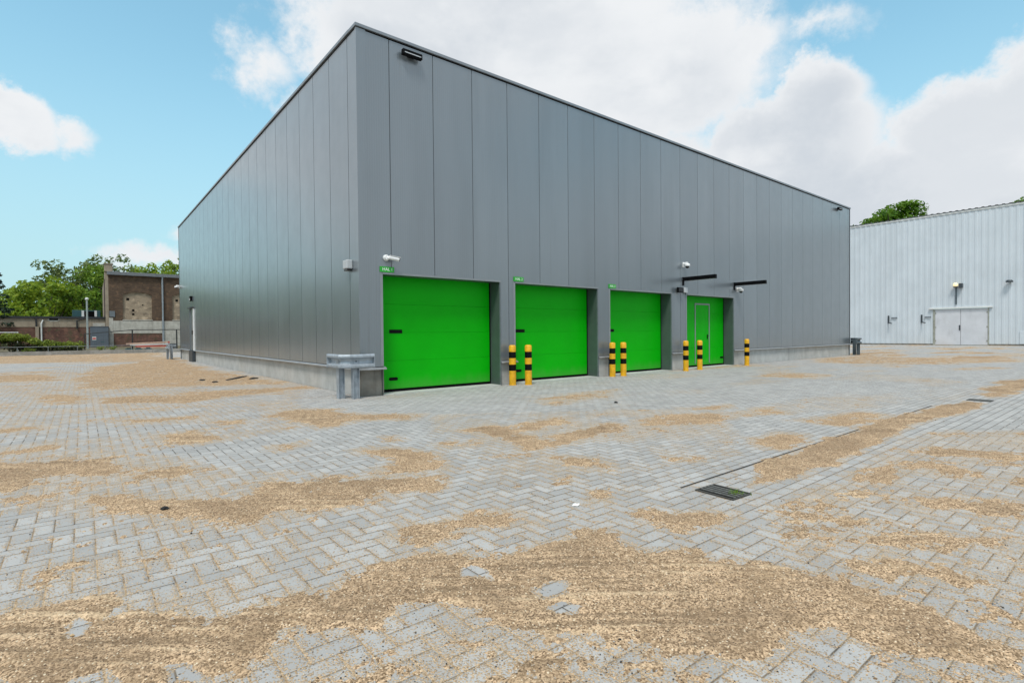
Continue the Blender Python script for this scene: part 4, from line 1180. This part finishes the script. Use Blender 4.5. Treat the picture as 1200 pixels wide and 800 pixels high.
def tree(lab, grp, x, y, h, rw, mat, seed, zc=.32, nclump=46, per=70, leaf=.24, sparse=1.0, cat='tree', z0=.24, clr=(.13, .30)):
    rs = np.random.RandomState(seed); random.seed(seed)
    root = thing('leafy_tree', lab, cat, (x, y, z0), random.uniform(0, 6.28), grp)
    H = h - z0
    tr = MB()
    bend = [(rs.normal() * .12 * k, rs.normal() * .12 * k, H * zc * 1.6 * k / 4) for k in range(5)]
    bend[0] = (0, 0, 0)
    rt = .028 * H
    tr.tube(bend, [rt * (1.25 if k == 0 else 1 - .13 * k) for k in range(5)], 9)
    clumps = []
    ctr = np.array([bend[-1][0], bend[-1][1], H * (zc + (1 - zc) * .5)])
    for k in range(nclump):
        d = rs.normal(size=3); d /= np.linalg.norm(d)
        q = rs.uniform(.25, 1.0) ** .5
        wob = .75 + .5 * mnoise.noise(Vector(d * 1.6) + Vector((seed * 3.1, 0, 0))) + .12
        px = ctr + d * q * wob * np.array([rw, rw, H * (1 - zc) * .5])
        cr = rw * rs.uniform(*clr)
        px[2] = min(px[2], H - cr * .6)
        clumps.append((*px, cr))
        if k % 3 == 0:
            st = Vector(bend[rs.randint(2, 5)]); mid = st.lerp(Vector(px), .55) + Vector((0, 0, -.04 * H))
            tr.tube([tuple(st), tuple(mid), tuple(px)], [rt * .42, rt * .25, rt * .07], 6)
    tr.build('trunk', 'bark', root, True)
    V, F = leaf_cloud(None, rs, clumps, per * sparse, leaf)
    o = bpy.data.objects.new('crown', np_mesh('crown', V, F, mat)); COL.objects.link(o); o.parent = root
    return root
G1 = 'trees behind the left walls'
def px(xp, D): return ((xp - 600) / 623.6 * D)
tree('bright green bushy tree behind the low wall, beside the dark conifer', G1, px(28, 68), 68, 8.6, 3.6, 'leaf_bright', 1, .12, 50, 75, .26)
tree('bright broad tree behind the low wall, under the pale tall one', G1, px(62, 66), 66, 8.9, 3.8, 'leaf_bright', 2, .12, 55, 75, .26)
tree('pale airy tree standing tallest left of the brick shed', G1, px(72, 80), 80, 13.4, 4.0, 'leaf_pale', 3, .28, 60, 60, .26, .9)
tree('dense dark green tree against the gable of the brick shed', G1, px(103, 70), 70, 10.6, 4.0, 'leaf_dense', 4, .14, 60, 80, .26)
tree('airy tree rising over the parapet of the brick shed', G1, px(118, 84), 84, 14.4, 4.0, 'leaf_pale', 5, .3, 70, 75, .24, .9, clr=(.12, .26))
tree('thin crowned tree over the left half of the brick shed roof', G1, px(142, 84), 84, 14.4, 4.2, 'leaf_pale', 6, .3, 60, 75, .24, .9, clr=(.11, .24))
tree('low loose tree over the middle of the brick shed roof', G1, px(160, 86), 86, 12.8, 3.6, 'leaf_bright', 7, .3, 50, 75, .24, .9, clr=(.11, .24))
tree('yellowish tree over the right half of the brick shed roof', G1, px(182, 82), 82, 13.6, 3.6, 'leaf_bright', 8, .3, 60, 75, .24, .9, clr=(.11, .26))
tree('tree touching the far edge of the grey hall', G1, px(203, 80), 80, 13.6, 3.4, 'leaf_bright', 9, .3, 60, 75, .24, .9, clr=(.11, .26))
tree('dark gap filling tree low behind the brick shed', G1, px(86, 76), 76, 9.6, 4.6, 'leaf_dense', 10, .1, 55, 70, .28)
tree('dark low tree behind the conifer at far left', G1, px(-25, 74), 74, 8.8, 5.0, 'leaf_dense', 12, .1, 55, 70, .28)
# conifer
def conifer(lab, x, y, h, w, seed):
    rs = np.random.RandomState(seed)
    root = thing('conifer_tree', lab, 'conifer', (x, y, .24), 0)
    MB().tube([(0, 0, 0), (0, 0, h * .95)], [.18, .02], 8).build('trunk', 'bark', root, True)
    cl = []
    for k in range(150):
        z = rs.uniform(.03, 1.0); a = rs.uniform(0, 6.28); r_ = w * (1 - z) ** .8 * rs.uniform(.3, 1.0)
        cl.append((math.cos(a) * r_, math.sin(a) * r_, z * h - .15 * r_, rs.uniform(.2, .5) * (1.15 - z)))
    V, F = leaf_cloud(None, rs, cl, 260, .15, .1, .6)
    o = bpy.data.objects.new('crown', np_mesh('crown', V, F, 'leaf_conifer')); COL.objects.link(o); o.parent = root
conifer('dark green conifer at the far left edge', px(-4, 50), 50, 7.9, 2.1, 3)
# hedge
def bush(name, lab, cat, x, y, pts, mat, seed, per=120, leaf=.075, z0=.24, grp=None):
    rs = np.random.RandomState(seed)
    root = thing(name, lab, cat, (x, y, z0), YAW, grp)
    low = [(a, b_, c * .5, r_) for a, b_, c, r_ in pts]
    V, F = leaf_cloud(None, rs, pts, per * 10, leaf, .5, .8)
    o = bpy.data.objects.new('foliage', np_mesh('foliage', V, F, mat)); COL.objects.link(o); o.parent = root
    return root
rs0 = np.random.RandomState(77)
hp = []; lo = []
for k in range(90):
    x = rs0.uniform(-13, -4.3)
    top = np.interp(x, [-13, -8.5, -7.1, -6.6, -4.3], [1.35, 1.30, 1.12, .72, .5])
    hp.append((x, rs0.uniform(-.7, .7), top - rs0.uniform(.1, .35), rs0.uniform(.22, .42)))
    lo.append((x, rs0.uniform(-.85, .5), rs0.uniform(.1, max(.2, top - .55)), rs0.uniform(.2, .36)))
hx = W(0, 41.9, 0)
hd = bush('hedge', 'overgrown yellow green hedge behind the kerb at left', 'hedge', hx[0], hx[1], hp, 'leaf_hedge', 5, 110)
V, F = leaf_cloud(None, rs0, lo, 900, .075, .2, .8)
o = bpy.data.objects.new('undergrowth', np_mesh('undergrowth', V, F, 'leaf_under')); COL.objects.link(o); o.parent = hd
for k, (u0, lab) in enumerate([(-6.9, 'low green weed clump spilling over the kerb'), (-3.3, 'low weeds at the foot of the grey cabinet'), (-2.4, 'small weed clump beside the board stack')]):
    w_ = W(u0, 40.15 if k == 0 else 41.2, 0)
    pp = [(rs0.uniform(-.4, .4), rs0.uniform(-.15, .15), rs0.uniform(.08, .22), rs0.uniform(.12, .2)) for _ in range(8)]
    bush('weed_clump', lab, 'weeds', w_[0], w_[1], pp, 'leaf_hedge', 30 + k, 90, .05, grp='weed clumps along the kerb')

# trees behind the white hall
tree('big round tree rising above the white hall roof', 'trees behind the white hall', px(1045, 70), 70, 18.35, 4.75, 'leaf_chestnut', 21, .42, 150, 95, .24, clr=(.16, .28), z0=0)
tree('treetop just showing over the right end of the white roof', 'trees behind the white hall', px(1176, 76), 76, 21.2, 3.4, 'leaf_chestnut', 22, .25, 60, 80, .24, clr=(.12, .26), z0=0)

# unseen woods round the rest of the yard, added for their reflection in the cladding
rsw = np.random.RandomState(90); cl = []
for k in range(230):
    a = rad(rsw.uniform(-150, -47)) if k < 150 else rad(rsw.uniform(75, 210)); D = rsw.uniform(52, 70)
    cl.append((D * math.sin(a), D * math.cos(a), rsw.uniform(.8, 7.5), rsw.uniform(1.6, 2.6)))
V, F = leaf_cloud(None, rsw, cl, 26, .6)
o = bpy.data.objects.new('woodland', np_mesh('woodland', V, F, 'leaf_dense')); COL.objects.link(o)
tag(o, 'unseen belt of trees round the yard, added for reflections', None, None, 'stuff')

# ================================================================== SKY, SUN, CAMERA
SUN_EL, SUN_AZ = 60.0, 190.0       # compass-like, 0 = +Y, clockwise
world = bpy.data.worlds.new('World'); S.world = world; world.use_nodes = True
t = NT(world.node_tree)
bg = t.n['Background']
sky = t.node('ShaderNodeTexSky', sky_type='NISHITA'); sky.sun_disc = False
sky.sun_elevation = rad(SUN_EL); sky.sun_rotation = rad(SUN_AZ); sky.air_density = 1.0; sky.dust_density = .6; sky.ozone_density = 1.5
d = t.node('ShaderNodeTexCoord').outputs['Generated']
nv = t.node('ShaderNodeVectorMath', operation='NORMALIZE'); t.put(nv.inputs[0], d); d = nv.outputs[0]
x, y, z = t.sep(d)
az = t.mul(t.m('ARCTAN2', x, y), 180 / PI); el = t.mul(t.m('ARCSINE', z), 180 / PI)
n1 = t.noise(d, 5.0, 7, .62); n2 = t.noise(d, 11.0, 7, .64); n3 = t.noise(t.scalev(d, (1, 1, 2.2)), 2.6, 6, .55)
azd = t.add(az, t.mul(t.sub(n1, .5), 7.0)); eld = t.add(el, t.mul(t.sub(n2, .5), 6.0))
BL = [(0, 31, 25, 12, 1.5), (-14, 27, 9.5, 6.5, 1.2), (-24.5, 24.5, 4.2, 3.2, .5), (-21.5, 21, 3, 2.4, .5), (14, 25, 15, 8, 1.4), (23, 26, 6, 3.2, 1.0),
      (27, 16, 10, 7, 1.9), (29.5, 20.5, 5, 3.6, 1.5), (41.5, 15.5, 7.5, 5.2, 1.8), (47, 17, 7, 5.5, 1.8), (36, 10, 22, 7.5, 1.8), (12, 14, 14, 10, 1.4),
      (-43.3, 16.7, 3.9, 2.8, 1.7), (-47, 17, 5, 3.4, 1.6), (-39.3, 16.2, 2.2, 1.5, .6), (-32, 9.6, 2.2, 1.3, .42), (-33.5, 6.8, 5, 1.5, .55),
      (-68, 20, 17, 17, 1.6), (-95, 26, 26, 20, 1.6), (31, 26, 4, 1.6, .3), (-8, 46, 40, 12, .9)]  # wide clouds at far left: unseen, added to brighten the left facade's reflection
dens = None
for (a, e, sa_, se_, w) in BL:
    qa = t.mul(t.sub(azd, float(a)), 1 / sa_); qe = t.mul(t.sub(eld, float(e)), 1 / se_)
    q = t.m('SQRT', t.add(t.mul(qa, qa), t.mul(qe, qe)))
    v_ = t.mul(t.sub(1.0, q), float(w))
    dens = v_ if dens is None else t.mx(dens, v_)
# broken cloud over the rest of the sky, out of the picture
out = t.smooth(t.m('ABSOLUTE', az), 52, 75)
out = t.mx(out, t.smooth(el, 42, 58))
oth = t.mul(t.sub(t.noise(t.scalev(d, (1, 1, 1.8)), 2.1, 7, .55), .44), 4.0)
oth = t.sub(t.mul(oth, out), t.mul(t.sub(1.0, out), 2.0))
dens = t.mx(dens, oth)
dens = t.add(dens, t.mul(t.sub(t.noise(d, 20, 8, .66), .5), .85))
mask = t.smooth(dens, -.05, .48)
mask = t.mul(mask, t.smooth(z, -.02, .03))
shade = t.add(t.mul(t.smooth(n3, .40, .62), .6), t.mul(t.smooth(n1, .38, .6), .4))
thin = t.smooth(dens, .1, 1.0)
grey = t.mul(t.sub(1.0, shade), thin)
ccol = t.mix(grey, (6.1, 6.25, 6.4), (4.4, 4.75, 5.15))
skyc = t.mix(1.0, sky.outputs[0], (1.25, 1.93, 1.65), 'MULTIPLY')
haze = t.smooth(el, 0.0, 30.0, .9, .24)
skyc = t.mix(haze, skyc, (3.4, 4.75, 5.3))
col = t.mix(mask, skyc, ccol)
t.put(bg.inputs['Color'], col); bg.inputs['Strength'].default_value = .1

sun = bpy.data.lights.new('Sun', 'SUN'); sun.energy = 2.0; sun.angle = rad(14); sun.color = (1.0, .95, .88)
so = bpy.data.objects.new('Sun', sun); COL.objects.link(so)
dirv = Vector((math.sin(rad(SUN_AZ)) * math.cos(rad(SUN_EL)), math.cos(rad(SUN_AZ)) * math.cos(rad(SUN_EL)), math.sin(rad(SUN_EL))))
so.rotation_euler = (-dirv).to_track_quat('-Z', 'Y').to_euler(); so.location = dirv * 60

cam = bpy.data.cameras.new('Camera'); cam.sensor_width = 36; cam.lens = 623.63 / 1200 * 36; cam.clip_end = 3000; cam.clip_start = .05
co_ = bpy.data.objects.new('Camera', cam); COL.objects.link(co_)
pitch, roll = -.014366, -.009218
fw = Vector((0, math.cos(pitch), math.sin(pitch))); r0 = Vector((1, 0, 0)); u0 = r0.cross(fw)
rr_ = r0 * math.cos(roll) + u0 * math.sin(roll); uu_ = -r0 * math.sin(roll) + u0 * math.cos(roll)
M = Matrix((rr_, uu_, -fw)).transposed().to_4x4(); M.translation = (0, 0, 1.2)
co_.matrix_world = M
S.camera = co_
S.view_settings.view_transform = 'Standard'; S.view_settings.look = 'None'; S.view_settings.gamma = 1.0
S.view_settings.use_curve_mapping = False
S.view_settings.exposure = 0.52
